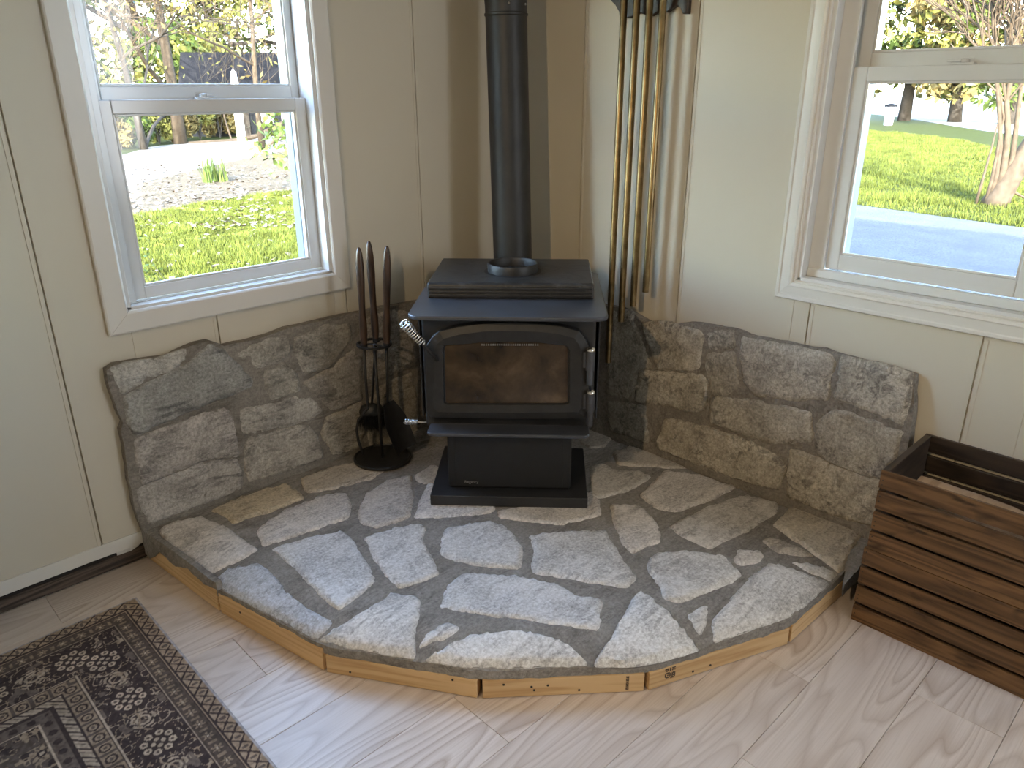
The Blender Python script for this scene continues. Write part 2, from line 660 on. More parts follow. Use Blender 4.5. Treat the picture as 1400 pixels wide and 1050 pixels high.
def window(name, along, W, S, wide, profile):
    """double-hung window. S: sash numbers in wall coordinates (a = far-left ... b = right as x grows), depth grows outwards"""
    root = empty(name, kind='structure')

    def P(a, d, z):
        return (a, d, z) if along == 'x' else (d, a, z)

    def bx(mb, a0, a1, d0, d1, z0, z1):
        mb.box(P(a0, d0, z0), P(a1, d1, z1))
    a, b, z0, z1 = W['a'], W['b'], W['z0'], W['z1']
    # casing: four mitred boards, stepped profile; rings from the opening outwards
    steps = profile
    cs = wide

    def corner(off):
        return [(a-off, z0-off), (b+off, z0-off), (b+off, z1+off), (a-off, z1+off)]
    for s in range(4):
        t = (s+1) % 4
        ringA, ringB = [], []
        for off, proud in steps:
            c = corner(off*cs)
            ringA.append(P(c[s][0], -proud, c[s][1]))
            ringB.append(P(c[t][0], -proud, c[t][1]))
        for off in (cs, 0):
            c = corner(off)
            ringA.append(P(c[s][0], .0, c[s][1]))
            ringB.append(P(c[t][0], .0, c[t][1]))
        MB().loft([ringA, ringB]).build('casing', TRIM, root, bevel=.0012, seg=1)
    # jamb lining (four boards) with a stop bead
    J = .014
    for a0, a1 in ((a-.002, a+J), (b-J, b+.002)):
        mb = MB()
        bx(mb, a0, a1, -.004, WT+.02, z0, z1)
        mb.build('jamb', VINYL, root, bevel=.002)
    for a0, a1 in ((a+J, S['ga']-.018), (S['gb']+.018, b-J)):
        mb = MB()
        bx(mb, a0, a1, .124, WT+.02, z0+.010, z1-J)
        mb.build('outer_stop', EXTV, root, bevel=.002)
    mb = MB()
    bx(mb, a, b, -.004, WT+.03, z0-.002, z0+.010)
    mb.build('sill', VINYL, root, bevel=.002)
    mb = MB()
    bx(mb, a, b, -.004, WT+.02, z1-J, z1+.002)
    mb.build('head', VINYL, root, bevel=.002)
    for q in (0, 1):
        e0, e1 = (a+J, S['a']) if q == 0 else (S['b'], b-J)
        if e1-e0 < .012:
            continue
        for d0, d1, f0, f1 in ((.038, .050, 0, 0), (.052, .122, 0, .010), (.066, .072, .0, .004)):
            mb = MB()
            if q == 0:
                bx(mb, e0+f0, e1-f1-(.004 if d0 > .04 else 0), d0, d1, z0+.010, z1-J)
            else:
                bx(mb, e0+f1+(.004 if d0 > .04 else 0), e1-f0, d0, d1, z0+.010, z1-J)
            mb.build('track', VINYL, root, bevel=.0015)
    mb = MB()
    bx(mb, a+J, b-J, .030, .055, z0+.010, S['z0']-.002)
    mb.build('stool', VINYL, root, bevel=.004)

    def sash(nm, d0, d1, a0, a1, zz0, zz1, ga, gb, gz0, gz1):
        mb = MB()
        bx(mb, a0, ga, d0, d1, zz0, zz1)
        bx(mb, gb, a1, d0, d1, zz0, zz1)
        bx(mb, ga, gb, d0, d1, zz0, gz0)
        bx(mb, ga, gb, d0, d1, gz1, zz1)
        o = mb.build(nm, VINYL, root, bevel=.003)
        mb = MB()       # glazing bead around the pane
        t, q0, q1 = .007, d0+.004, d0+.014
        bx(mb, ga, ga+t, q0, q1, gz0, gz1)
        bx(mb, gb-t, gb, q0, q1, gz0, gz1)
        bx(mb, ga+t, gb-t, q0, q1, gz0, gz0+t)
        bx(mb, ga+t, gb-t, q0, q1, gz1-t, gz1)
        mb.build('glazing_bead', VINYL, o, bevel=.002)
        mb = MB()
        dm = d0+.017
        ps = [P(ga, dm, gz0), P(gb, dm, gz0), P(gb, dm, gz1), P(ga, dm, gz1)]
        ps2 = [P(ga, dm+.003, gz0), P(gb, dm+.003, gz0), P(gb, dm+.003, gz1), P(ga, dm+.003, gz1)]
        mb.add(ps, [(0, 1, 2, 3)])
        p = mb.build('pane', GLASS, o)
        return o
    sash('lower_sash', .048, .084, S['a'], S['b'], S['z0'], S['z1'], S['ga'], S['gb'], S['gz0'], S['gz1'])
    sash('upper_sash', .087, .12, a+J+.001, b-J-.001, S['z1']-.012, z1-J-.001, S['ga']-.012, S['gb']+.012, S['zr'], z1-.075)
    # sash lock on the meeting rail: base, keeper and lever
    c = S['lock']
    mb = MB()
    bx(mb, c-.03, c+.03, .056, .082, S['z1'], S['z1']+.006)
    lk = mb.build('sash_lock', VINYL, root, bevel=.002)
    mb = MB()
    mb.lathe([(.011, S['z1']+.006), (.011, S['z1']+.014), (.006, S['z1']+.016)], 14, Matrix.Translation(P(c-.004, .068, 0)))
    bx(mb, c-.004, c+.042, .063, .071, S['z1']+.008, S['z1']+.014)
    mb.build('lever', VINYL, lk, bevel=.001)
    mb = MB()
    bx(mb, c-.022, c+.022, .086, .094, S['z1']+.004, S['z1']+.020)
    mb.build('keeper', VINYL, lk, bevel=.002)
    return root


FLAT = [(0, .012), (.10, .018), (.92, .018), (1, .015)]
PROF = [(0, .010), (.06, .014), (.12, .010), (.16, .017), (.30, .019), (.33, .016), (.55, .015), (.78, .013), (.82, .016), (.97, .016), (1, .013)]
S1 = dict(a=-1.627, b=-.951, z0=.876, z1=1.474, ga=-1.592, gb=-.993, gz0=.915, gz1=1.434, zr=1.512, lock=-1.30)
S2 = dict(a=-2.018, b=-1.428, z0=.946, z1=1.557, ga=-1.972, gb=-1.470, gz0=.997, gz1=1.516, zr=1.596, lock=-1.72)
window('window_1', 'x', W1, S1, .068, FLAT)
window('window_2', 'y', W2, S2, .066, PROF)

# ------------------------------------------------------------------ stone hearth


def inside(poly, P):
    x, y = P[:, 0], P[:, 1]
    r = np.zeros(len(P), bool)
    n = len(poly)
    for i in range(n):
        x0, y0 = poly[i]
        x1, y1 = poly[(i+1) % n]
        c = ((y0 > y) != (y1 > y)) & (x < (x1-x0)*(y-y0)/((y1-y0) if y1 != y0 else 1e-12)+x0)
        r ^= c
    return r


def edgedist(poly, P):
    A = np.array(poly)
    B = np.roll(A, -1, 0)
    d = B-A
    L = (d*d).sum(1)+1e-12
    ap = P[:, None, :]-A[None]
    t = np.clip((ap*d[None]).sum(2)/L, 0, 1)
    q = ap-t[..., None]*d[None]
    return np.sqrt((q*q).sum(2)).min(1)


def roughen(poly, step, amp, seed, soften=True):
    pts = [np.array(p, float) for p in poly]
    if soften:      # knock the corners off once
        out = []
        n = len(pts)
        for i in range(n):
            a, b = pts[i], pts[(i+1) % n]
            L = np.linalg.norm(b-a)
            c = min(.009/max(L, 1e-6), .22)
            out += [a+(b-a)*c, b+(a-b)*c]
        pts = out
    res = []
    n = len(pts)
    for i in range(n):
        a, b = pts[i], pts[(i+1) % n]
        L = np.linalg.norm(b-a)
        kk = max(1, int(L/step))
        for j in range(kk):
            p = a+(b-a)*j/kk
            q = V3((p[0]*28, p[1]*28, seed*3.7))
            q2 = V3((p[0]*90, p[1]*90, seed*1.3))
            o1 = noise.noise_vector(q)
            o2 = noise.noise_vector(q2)
            res.append((p[0]+amp*(o1.x+.5*o2.x), p[1]+amp*(o1.y+.5*o2.y)))
    return res


def grow(poly, d):
    """push the outline of a stone outwards by d metres"""
    P = np.array(poly, float)
    ar = np.sum(P[:, 0]*np.roll(P[:, 1], -1)-np.roll(P[:, 0], -1)*P[:, 1])
    sg = 1 if ar > 0 else -1
    e = np.roll(P, -1, 0)-P
    e /= np.linalg.norm(e, axis=1)[:, None]+1e-9
    nrm = np.stack([e[:, 1], -e[:, 0]], 1)*sg
    v = nrm+np.roll(nrm, 1, 0)
    v /= np.maximum(np.linalg.norm(v, axis=1)[:, None], .7)
    return [tuple(p) for p in P+v*d]


def slab(name, poly, F, h, mat, parent, seed, step=.013, amp=.0028, rim=.011, rough=.004, base=-.012, soften=True, freq=14, color=None, tilt=0.0, back=None, smooth=True, lift=None):
    """irregular slab with a relief top. F = (origin, u, v, n) plane frame; poly in (u, v) metres"""
    O, U, Vv, Nn = F
    ol = roughen(poly, step, amp, seed, soften)
    A = np.array(ol)
    lo, hi = A.min(0), A.max(0)
    gs = step*1.05
    gx, gy = np.meshgrid(np.arange(lo[0], hi[0], gs), np.arange(lo[1], hi[1], gs))
    rng = np.random.RandomState(seed)
    P = np.stack([gx.ravel(), gy.ravel()], 1)
    P = P+rng.uniform(-.28, .28, P.shape)*gs
    P = P[inside(ol, P)]
    if len(P):
        P = P[edgedist(ol, P) > gs*.42]
    n = len(ol)
    allp = ol+[tuple(p) for p in P]
    cdt = geometry.delaunay_2d_cdt([V3((p[0], p[1])) .to_2d() for p in allp], [(i, (i+1) % n) for i in range(n)], [], 1, 1e-6)
    vs, es, fs = cdt[0], cdt[1], cdt[2]
    orig = cdt[3]
    Q = np.array([(v.x, v.y) for v in vs])
    D = edgedist(ol, Q)
    cen = Q.mean(0)
    vert3 = []
    LF = lift(Q) if lift else np.zeros(len(Q))
    for (x, y), d, lf_ in zip(Q, D, LF):
        f = min(d/rim, 1.0)
        f = 1-(1-f)**2
        nz = noise.fractal(V3((x*freq, y*freq, seed*5.1)), 1.0, 2.0, 5)
        nz2 = noise.noise(V3((x*freq*.35, y*freq*.35, seed*2.2)))
        z = -.002+h*f+(nz*rough+nz2*rough*.35)*(.25+.75*f)+tilt*(y-cen[1])*f+lf_
        vert3.append(O+U*x+Vv*y+Nn*z)
    # boundary loop of the result, then a skirt
    nv = len(vert3)
    bverts = [i for i in range(nv) if D[i] < 1e-7]
    mp = {}
    faces = [list(f) for f in fs]
    ecount = {}
    for f in faces:
        for i in range(len(f)):
            a, b = f[i], f[(i+1) % len(f)]
            ecount[(a, b)] = ecount.get((a, b), 0)+1
    bound = [(a, b) for (a, b) in ecount if (b, a) not in ecount]
    for a, b in bound:
        for q in (a, b):
            if q not in mp:
                mp[q] = len(vert3)
                x, y = Q[q]
                p = O+U*x+Vv*y+Nn*base
                vert3.append(back(p) if back else p)
    for a, b in bound:
        faces.append([b, a, mp[a], mp[b]])
    me = bpy.data.meshes.new(name)
    me.from_pydata([tuple(p) for p in vert3], [], faces)
    bm = bmesh.new()
    bm.from_mesh(me)
    bmesh.ops.recalc_face_normals(bm, faces=bm.faces)
    bm.faces.ensure_lookup_table()
    if bm.faces[0].normal.dot(Nn) < 0:
        bmesh.ops.reverse_faces(bm, faces=bm.faces)
    bm.to_mesh(me)
    bm.free()
    if smooth:
        me.shade_smooth()
        me.set_sharp_from_angle(angle=math.radians(50))
    me.materials.append(mat)
    o = bpy.data.objects.new(name, me)
    COL.objects.link(o)
    o.parent = parent
    if color:
        o.color = (*color, 1)
    return o


HZ = .122
hearth = thing('stone_hearth', 'low quarter-round flagstone hearth edged with pine boards under the black stove', 'hearth')
FH = (V3((0, 0, HZ)), V3((1, 0, 0)), V3((0, 1, 0)), V3((0, 0, 1)))


bpx = [((201, 763), (299, 837)), ((302, 839), (442, 918.5)), ((447, 921), (652, 956.5)), ((660, 957), (880, 947)), ((887, 946), (1077, 882.5)), ((1081, 880), (1153, 814))]
rim = []
for p, q in bpx:        # the mortar stops flush with the boards below it
    for t in (.04, .35, .65, .96):
        a = onz(p[0]+(q[0]-p[0])*t, p[1]+(q[1]-p[1])*t)
        rim.append((a.x+.0045*(1 if a.x < -.9 else .3), a.y+.0045))
rim[0] = (rim[0][0], -.02)
RB = np.array(rim)


def shoulder(Q):
    A, Dd = RB[:-1], RB[1:]-RB[:-1]
    Q = np.asarray(Q, float).reshape(-1, 2)
    ap = Q[:, None]-A[None]
    t = np.clip((ap*Dd).sum(2)/(Dd*Dd).sum(1), 0, 1)
    d = np.sqrt(((ap-t[..., None]*Dd)**2).sum(2)).min(1)
    f = np.clip(1-d/.13, 0, 1)
    side_ = np.clip((-.03-Q[:, 1])/.20, 0, 1)*np.clip((-.10-Q[:, 0])/.25, 0, 1)
    return -.033*f**1.6*side_


def hp(pts, z=HZ+.008):
    out = []
    for x, y in pts:
        p = onz(x, y, z)
        for _ in range(6):
            p = onz(x, y, z+shoulder((p.x, p.y))[0])
        out.append((p.x, p.y))
    return out


bed = rim+[(-.36, -1.80), (-.02, -1.80), (-.012, -.012), (-1.74, -.012)]
slab('mortar_bed', bed, FH, .003, MORTAR, hearth, 3, step=.018, amp=.0045, rim=.022, rough=.003, base=-.064, soften=False, freq=24, lift=shoulder)
C5 = (180, 640, 2.692)
C6 = (640, 620, 2.5)
C3 = (120, 380, 2.385)
C4 = (800, 400, 2.5)
G, BL, TN, PK = (1.0, .985, .97), (1.0, 1.0, 1.01), (1.0, .92, .80), (.98, .92, .87)
HS = [  # crop, outline, height, tint, relief
    (C5, [(98, 222), (160, 190), (255, 172), (350, 210), (470, 298), (390, 340), (265, 400), (170, 365), (130, 290)], .007, PK, .003),
    (C5, [(278, 415), (360, 365), (470, 345), (510, 370), (560, 440), (640, 510), (740, 555), (715, 590), (655, 632), (520, 580), (410, 540), (330, 460)], .008, (.86, .90, .98), .004),
    (C5, [(510, 290), (640, 250), (770, 225), (800, 240), (905, 400), (870, 440), (765, 520), (700, 470), (600, 370)], .006, BL, .003),
    (C5, [(285, 150), (400, 100), (565, 50), (635, 95), (630, 110), (500, 160), (375, 200), (335, 170)], .007, (.86, .74, .56), .003),
    (C5, [(465, 215), (560, 150), (700, 95), (790, 85), (810, 130), (800, 180), (640, 235), (480, 285), (460, 240)], .007, PK, .003),
    (C5, [(830, 160), (860, 90), (940, 40), (1030, 20), (1040, 100), (1025, 175), (900, 220), (840, 200)], .006, (.84, .78, .72), .003),
    (C5, [(855, 250), (960, 215), (1065, 195), (1085, 215), (1075, 260), (1110, 330), (1135, 385), (1060, 420), (990, 435), (945, 410), (890, 330)], .006, G, .003),
    (C5, [(670, 635), (740, 590), (860, 520), (960, 450), (1060, 470), (1065, 500), (1040, 620), (1020, 728), (900, 715), (760, 675)], .007, G, .002),
    (C5, [(1035, 178), (1060, 110), (1090, 48), (1250, 60), (1340, 140), (1330, 160), (1150, 180)], .005, PK, .002),
    (C5, [(1050, 660), (1080, 605), (1160, 558), (1215, 580), (1180, 610), (1090, 650)], .005, G, .002),
    (C6, [(100, 190), (250, 160), (430, 120), (452, 160), (455, 205), (320, 242), (200, 228), (105, 214)], .005, PK, .003),
    ((0, 0, 1), [(600, 748), (607, 720), (664, 710), (690, 716), (702, 727), (716, 750), (712, 776), (650, 771), (604, 760)], .006, G, .003),
    (C6, [(205, 275), (300, 262), (470, 255), (520, 340), (580, 420), (545, 455), (380, 430), (220, 405), (215, 380), (225, 330)], .006, G, .002),
    (C6, [(485, 170), (590, 170), (640, 225), (660, 270), (655, 300), (560, 338), (520, 300), (495, 230)], .006, PK, .003),
    (C6, [(585, 140), (670, 50), (800, 70), (920, 110), (850, 150), (700, 200), (640, 185)], .006, PK, .002),
    (C6, [(680, 245), (800, 185), (950, 135), (1060, 165), (1060, 195), (960, 260), (830, 320), (740, 285)], .007, (.88, .84, .80), .004),
    (C6, [(415, 40), (460, 28), (500, 50), (590, 55), (630, 75), (560, 120), (450, 150), (418, 145)], .005, (.84, .80, .74), .002),
    (C6, [(610, 375), (635, 337), (740, 330), (860, 345), (880, 350), (910, 385), (940, 410), (900, 440), (800, 475), (720, 505), (665, 490), (660, 455), (625, 410)], .010, G, .008),
    (C6, [(905, 350), (925, 320), (1000, 325), (1015, 345), (990, 375), (940, 382), (915, 370)], .005, PK, .002),
    (C6, [(1000, 285), (1050, 280), (1130, 310), (1190, 350), (1150, 350), (1060, 335), (1010, 300)], .004, (.85, .78, .70), .002),
    (C6, [(1040, 240), (1110, 170), (1240, 205), (1360, 250), (1350, 370), (1300, 435), (1275, 405), (1180, 340)], .010, (.86, .78, .66), .003),
    (C6, [(1095, 365), (1180, 370), (1268, 403), (1262, 428), (1240, 432), (1150, 395)], .005, G, .002),
    (C6, [(830, 570), (890, 500), (960, 420), (1030, 365), (1120, 395), (1238, 437), (1180, 520), (1130, 565), (1010, 605), (838, 638)], .007, G, .002),
    (C6, [(745, 545), (790, 520), (825, 510), (815, 580), (800, 620), (770, 590)], .004, G, .003),
    ((0, 0, 1), [(600, 830), (611, 797), (633, 781), (708, 785), (768, 797), (788, 812), (824, 816), (822, 862), (760, 852), (700, 842), (640, 836)], .006, BL, .003),
    ((0, 0, 1), [(574, 906), (603, 886), (644, 866), (700, 860), (740, 864), (772, 876), (792, 892), (808, 914), (760, 921), (700, 919), (640, 915), (604, 911)], .010, (1.1, 1.1, 1.1), .006),
    (C3, [(690, 650), (800, 610), (930, 585), (985, 612), (930, 650), (830, 680), (710, 700)], .005, (.80, .72, .62), .002),
    (C4, [(90, 545), (150, 520), (240, 532), (340, 580), (380, 602), (230, 592), (110, 585)], .006, (.72, .66, .58), .003),
    ((0, 0, 1), [(792, 585), (824, 584), (842, 594), (826, 610), (806, 612), (790, 600)], .005, (.72, .66, .58), .003),
    ((0, 0, 1), [(566, 648), (590, 632), (606, 640), (600, 656), (584, 662), (570, 658)], .004, (.80, .72, .62), .002),
]
RIMP = np.array(bed)


def clip_rim(pts, gap=.003):
    B = np.array(rim)
    A, D = B[:-1], B[1:]-B[:-1]
    out = []
    for p in pts:
        q = np.array(p)
        t = np.clip(((q-A)*D).sum(1)/(D*D).sum(1), 0, 1)
        c = A+D*t[:, None]
        k_ = np.argmin(((q-c)**2).sum(1))
        n_ = np.array((-D[k_][1], D[k_][0]))
        n_ = n_/np.linalg.norm(n_)
        if n_ @ (np.array((-.3, -.3))-c[k_]) < 0:
            n_ = -n_
        if (q-c[k_]) @ n_ < gap:
            q = c[k_]+n_*gap
        out.append((q[0], q[1]))
    return out


for i, (c, pts, h, col, rg) in enumerate(HS):
    slab('stone', clip_rim(grow(hp(crop(*c, pts)), .003)), FH, h+.004, STONE_F, hearth, 20+i, amp=.0030, rim=.006, rough=rg*.35, freq=30, color=col, lift=shoulder, base=-.03)
# the thick three-cornered stone at the front, standing proud of its neighbours
o = slab('stone', clip_rim(hp(crop(*C6, [(590, 452), (640, 490), (700, 545), (808, 658), (720, 680), (600, 712), (540, 722), (442, 712), (428, 700), (500, 590), (560, 480)]), HZ+.018), -.012), FH, .020, STONE_F, hearth, 71,
         amp=.003, rim=.006, rough=.002, freq=22, color=(1.1, 1.1, 1.1), lift=shoulder, base=-.03)
o['label'] = 'thick three-cornered flagstone glittering at the front edge'

# pine boards around the curved front, each a straight offcut
for i, (p, q) in enumerate(bpx):
    a, b = onz(*p), onz(*q)
    d = (b-a)
    L = d.length
    rz = math.atan2(d.y, d.x)
    MBd = MB()
    hz = (.098, .074, .060, .060, .060, .062)[i]
    MBd.box((0, .002, .0035), (L, .038, hz))
    bo = MBd.build('edge_board', PINE, hearth, bevel=.0015, loc=(a.x, a.y, 0))
    bo.rotation_euler = (0, 0, rz)
    if i in (1, 2, 3, 4):       # nail holes and knots in the face
        rng = random.Random(i)
        mb = MB()
        for kx in range({1: 1, 2: 2, 3: 5, 4: 2}[i]):
            x = L*(.12+.76*rng.random())
            z = .015+.038*rng.random()
            mb.lathe([(.0033, 0), (.0033, .0012)], 8, Matrix.Translation((x, .0015, z)) @ Matrix.Rotation(math.pi/2, 4, 'X'))
        mb.build('nail_holes', PAINTBLK, bo)['kind'] = 'stuff'
    # faint ink stamps
    if i in (3, 4):
        def glyph(cx, cz, s, rows_, rot):
            mb = MB()
            for r, row in enumerate(rows_):
                for cc, ch in enumerate(row):
                    if ch == '#':
                        u, v = (cc-len(row)/2)*s, (len(rows_)/2-r)*s
                        if rot:
                            u, v = -v, u
                        mb.box((cx+u, .0008, cz+v), (cx+u+s*.96, .0024, cz+v+s*.96))
            return mb
        if i == 4:
            st = ['###.#.###', '#.#.#..#.', '.#..#.#.#', '.........', '.###...#.', '#...#.###', '#.#.#.#.#', '#...#.###', '.###..#.#', '.....###.']
            glyph(.065, .036, .0036, st, False).build('ink_stamp', INK, bo)['kind'] = 'stuff'
        else:
            st = ['###.#.##.#.###.##', '#.#.###.##.#.#.#.', '##.#.#.#.#.##.###']
            glyph(L-.045, .034, .0026, st, True).build('ink_stamp', INK, bo)['kind'] = 'stuff'
# mortar squeezed down the open left flank, over the first board
o = slab('mortar_lip', [(0, .02), (.0, .118), (.20, .122), (.36, .12), (.475, .118), (.478, .092), (.40, .075), (.30, .092), (.22, .062), (.12, .075), (.06, .03), (.03, .01)],
         (onz(201, 763)+V3((-.004, 0, 0)), (onz(299, 837)-onz(201, 763)).normalized(), V3((0, 0, 1)), V3((-1, -.1, 0)).normalized()), .005, MORTAR, hearth, 91, amp=.004, rim=.012, rough=.004, base=-.02, soften=False, freq=22)

# ------------------------------------------------------------------ stone surround on both walls
sur = thing('stone_surround', 'knee-high fieldstone surround lining both walls behind the black stove', 'stonework')
LY = -.038
FL = (V3((0, LY, 0)), V3((1, 0, 0)), V3((0, 0, 1)), V3((0, -1, 0)))
slope = (.090-.030)/(.67-.125)
nr = V3((-1, 0, slope)).normalized()        # face leans back a little towards the wall
vr = V3((slope, 0, 1)).normalized()
nr = V3((0, -1, 0)).cross(vr)
if nr.x > 0:
    nr = -nr
RO = V3((-.030-.67*slope, 0, 0))
FR = (RO, V3((0, 1, 0)), vr, nr)


def lp(pts):
    return [(lambda p: (p.x, p.z))(onY(x, y, LY-.008)) for x, y in pts]


def rp(pts):
    out = []
    for x, y in pts:
        p = on(x, y, RO+nr*.010, nr)-RO
        out.append((p.dot(FR[1]), p.dot(FR[2])))
    return out


lt = lp([(147, 508), (158, 500), (195, 494), (233, 488), (272, 470), (288, 467), (300, 471), (309, 474), (345, 466), (367, 461), (395, 449), (413, 446), (450, 437), (493, 428), (530, 420), (556, 416)])
lt = lt+[(-.40, .675), (-.03, .68), (-.03, .10), (-1.76, .10)]+lp([(190, 712), (178, 660), (172, 612), (166, 590), (170, 580), (152, 535)])
slab('surround_mortar', lt, FL, .004, WMORTAR, sur, 5, step=.022, amp=.003, rim=.022, rough=.005, base=0, soften=False, freq=18, back=lambda p: V3((p.x, -.0025, p.z)))
rt = rp([(845, 421), (862, 428), (876, 437), (885, 442), (915, 444), (940, 442), (955, 443), (1002, 451), (1030, 461), (1070, 468), (1105, 476), (1125, 478), (1150, 487), (1180, 495), (1215, 503), (1250, 514), (1247, 560), (1239, 612), (1232, 650)])
rt = [(-.06, .68), (-.40, .665)]+rt+[(-1.765, .11), (-.06, .11)]
slab('surround_mortar', rt, FR, .004, WMORTAR, sur, 6, step=.022, amp=.003, rim=.022, rough=.005, base=0, soften=False, freq=18, back=lambda p: V3((-.0025, p.y, p.z)))
WS = [
    ('L', [(78, 300), (140, 280), (230, 270), (320, 240), (345, 236), (300, 290), (210, 330), (115, 380), (88, 345)], .010, (1.0, 1.0, .97), .006),
    ('L', [(122, 392), (210, 337), (330, 280), (400, 217), (450, 242), (543, 337), (538, 357), (400, 410), (260, 468), (157, 518), (137, 480)], .016, (.72, .74, .74), .007),
    ('L', [(157, 530), (250, 492), (380, 442), (458, 424), (478, 470), (494, 560), (494, 588), (380, 598), (182, 678), (162, 620)], .014, (.92, .88, .86), .006),
    ('L', [(160, 692), (260, 652), (390, 602), (493, 592), (513, 688), (400, 730), (205, 806), (178, 750)], .014, (.95, .92, .90), .006),
    ('L', [(470, 252), (580, 205), (655, 193), (662, 250), (638, 272), (560, 298), (505, 265)], .010, (.90, .87, .80), .007),
    ('L', [(572, 302), (640, 278), (678, 312), (698, 368), (602, 402), (584, 360)], .014, (.88, .85, .78), .006),
    ('L', [(672, 198), (780, 155), (855, 145), (868, 200), (800, 288), (712, 318), (678, 250)], .012, (.86, .83, .76), .007),
    ('L', [(702, 342), (800, 298), (868, 224), (893, 262), (898, 398), (800, 433), (752, 390)], .014, (.84, .80, .74), .006),
    ('L', [(500, 432), (600, 412), (700, 382), (748, 402), (766, 440), (720, 468), (640, 488), (512, 512), (497, 480)], .012, (.90, .87, .82), .006),
    ('L', [(522, 522), (630, 498), (718, 478), (748, 512), (773, 588), (660, 628), (527, 672), (508, 580)], .014, (.92, .88, .82), .006),
    ('L', [(768, 502), (782, 452), (898, 404), (903, 500), (888, 556), (802, 580), (772, 520)], .014, (.86, .82, .74), .006),
    ('L', [(890, 134), (1000, 108), (1060, 110), (1075, 200), (1060, 290), (960, 328), (908, 335)], .012, (.84, .80, .73), .006),
    ('L', [(914, 405), (960, 350), (1060, 310), (1085, 430), (1075, 540), (980, 570), (918, 560)], .012, (.80, .76, .68), .006),
    ('R', [(188, 112), (250, 102), (388, 132), (398, 150), (388, 267), (242, 262), (218, 180)], .016, (.92, .88, .80), .009),
    ('R', [(178, 268), (260, 274), (398, 284), (412, 302), (407, 388), (375, 412), (270, 382), (168, 373)], .022, (.95, .90, .80), .006),
    ('R', [(412, 138), (498, 133), (508, 188), (422, 198)], .008, (.88, .84, .76), .005),
    ('R', [(412, 212), (508, 203), (526, 328), (490, 356), (434, 352), (408, 260)], .012, (.90, .86, .78), .006),
    ('R', [(532, 155), (700, 188), (836, 218), (847, 240), (828, 366), (700, 367), (580, 352), (542, 308), (528, 220)], .016, (.96, .92, .85), .009),
    ('R', [(872, 223), (1000, 252), (1112, 284), (1088, 456), (1000, 417), (853, 362)], .016, (1.0, .95, .86), .006),
    ('R', [(433, 358), (580, 373), (768, 412), (772, 507), (640, 518), (500, 472), (418, 438)], .020, (.88, .84, .76), .008),
    ('R', [(792, 442), (850, 402), (980, 442), (1082, 478), (1062, 540), (1020, 640), (900, 608), (783, 553)], .016, (.84, .80, .72), .008),
    ('R', [(268, 433), (400, 458), (560, 513), (648, 560), (686, 602), (658, 677), (560, 648), (400, 592), (243, 532)], .022, (.95, .89, .78), .008),
    ('R', [(693, 536), (770, 563), (900, 617), (1010, 650), (1000, 790), (985, 795), (850, 763), (688, 697)], .024, (.98, .91, .78), .007),
    ('R', [(70, 66), (150, 64), (192, 170), (228, 262), (175, 265), (160, 370), (70, 350)], .012, (.80, .78, .72), .006),
    ('R', [(70, 370), (160, 382), (203, 390), (213, 515), (80, 470)], .014, (.80, .78, .72), .006),
]
for i, (side, pts, h, col, rg) in enumerate(WS):
    if side == 'L':
        slab('stone', grow(lp(crop(*C3, pts)), .0075), FL, h*.7, STONE_W, sur, 120+i, amp=.0034, rim=.005, rough=rg*.6, freq=24, color=col)
    else:
        slab('stone', grow(rp(crop(*C4, pts)), .010), FR, h*.7, STONE_W, sur, 120+i, amp=.0036, rim=.005, rough=rg*.6, freq=24, color=col)

# ------------------------------------------------------------------ wood stove
a_ = math.radians(-47)
SO = V3((-1.12*.70711+.002*.70711, -1.12*.70711-.002*.70711, HZ+.006))
stove = thing('wood_stove', 'black steel wood stove with arched glass door on pedestal at the corner', 'stove', SO, a_)
SX, SY = V3((math.cos(a_), math.sin(a_), 0)), V3((-math.sin(a_), math.cos(a_), 0))


def sv(x, y, d):
    """picture point onto the stove's plane y = d, in stove (x, z)"""
    p = on(x, y, SO+SY*d, SY)-SO
    return (p.dot(SX), p.z)


MB().prism(rounded(-.277, .277, 0, .40, .006), 0, .040).build('base_plate', IRON, stove, bevel=.003)
ped = MB().box((-.218, .056, .040), (.218, .37, .292)).build('pedestal', PAINTBLK, stove, bevel=.012, seg=4)
mb = MB().box((-.19, .0535, .05), (.19, .057, .285))
mb.build('front_panel', PAINTBLK, ped, bevel=.0015)
# maker's badge
bx0, bz0 = sv(635, 661.5, .05)
bx1, bz1 = sv(654, 656, .05)
bd = MB().box((bx0, .0525, bz0), (bx1, .0535, bz1)).build('nameplate', PAINTBLK, ped)
fc = bpy.data.curves.new('lettering', 'FONT')
fc.body = 'Regency'
fc.size = .0148
fc.extrude = .0006
fc.align_x = 'CENTER'
ft = bpy.data.objects.new('lettering_curve', fc)
COL.objects.link(ft)
fme = bpy.data.meshes.new_from_object(ft.evaluated_get(bpy.context.evaluated_depsgraph_get()))
bpy.data.objects.remove(ft)
bpy.data.curves.remove(fc)
fme.name = 'lettering'
fme.materials.append(NICKEL)
fo = bpy.data.objects.new('lettering', fme)
fo['kind'] = 'stuff'
COL.objects.link(fo)
fo.parent = bd
fo.location = ((bx0+bx1)/2, .0520, bz0+.0025)
fo.rotation_euler = (math.pi/2, 0, 0)
# ash lip with rounded corners and a raised back edge
z_l = .294
mb = MB()
prof = rounded(-.274, .274, -.030, .06, .022)
mb.prism(prof, z_l-.012, z_l)
lip = mb.build('ash_lip', IRONPALE, stove, bevel=.004, seg=3)
MB().box((-.262, .052, z_l), (.262, .062, z_l+.026)).build('lip_back', IRON, lip, bevel=.003)
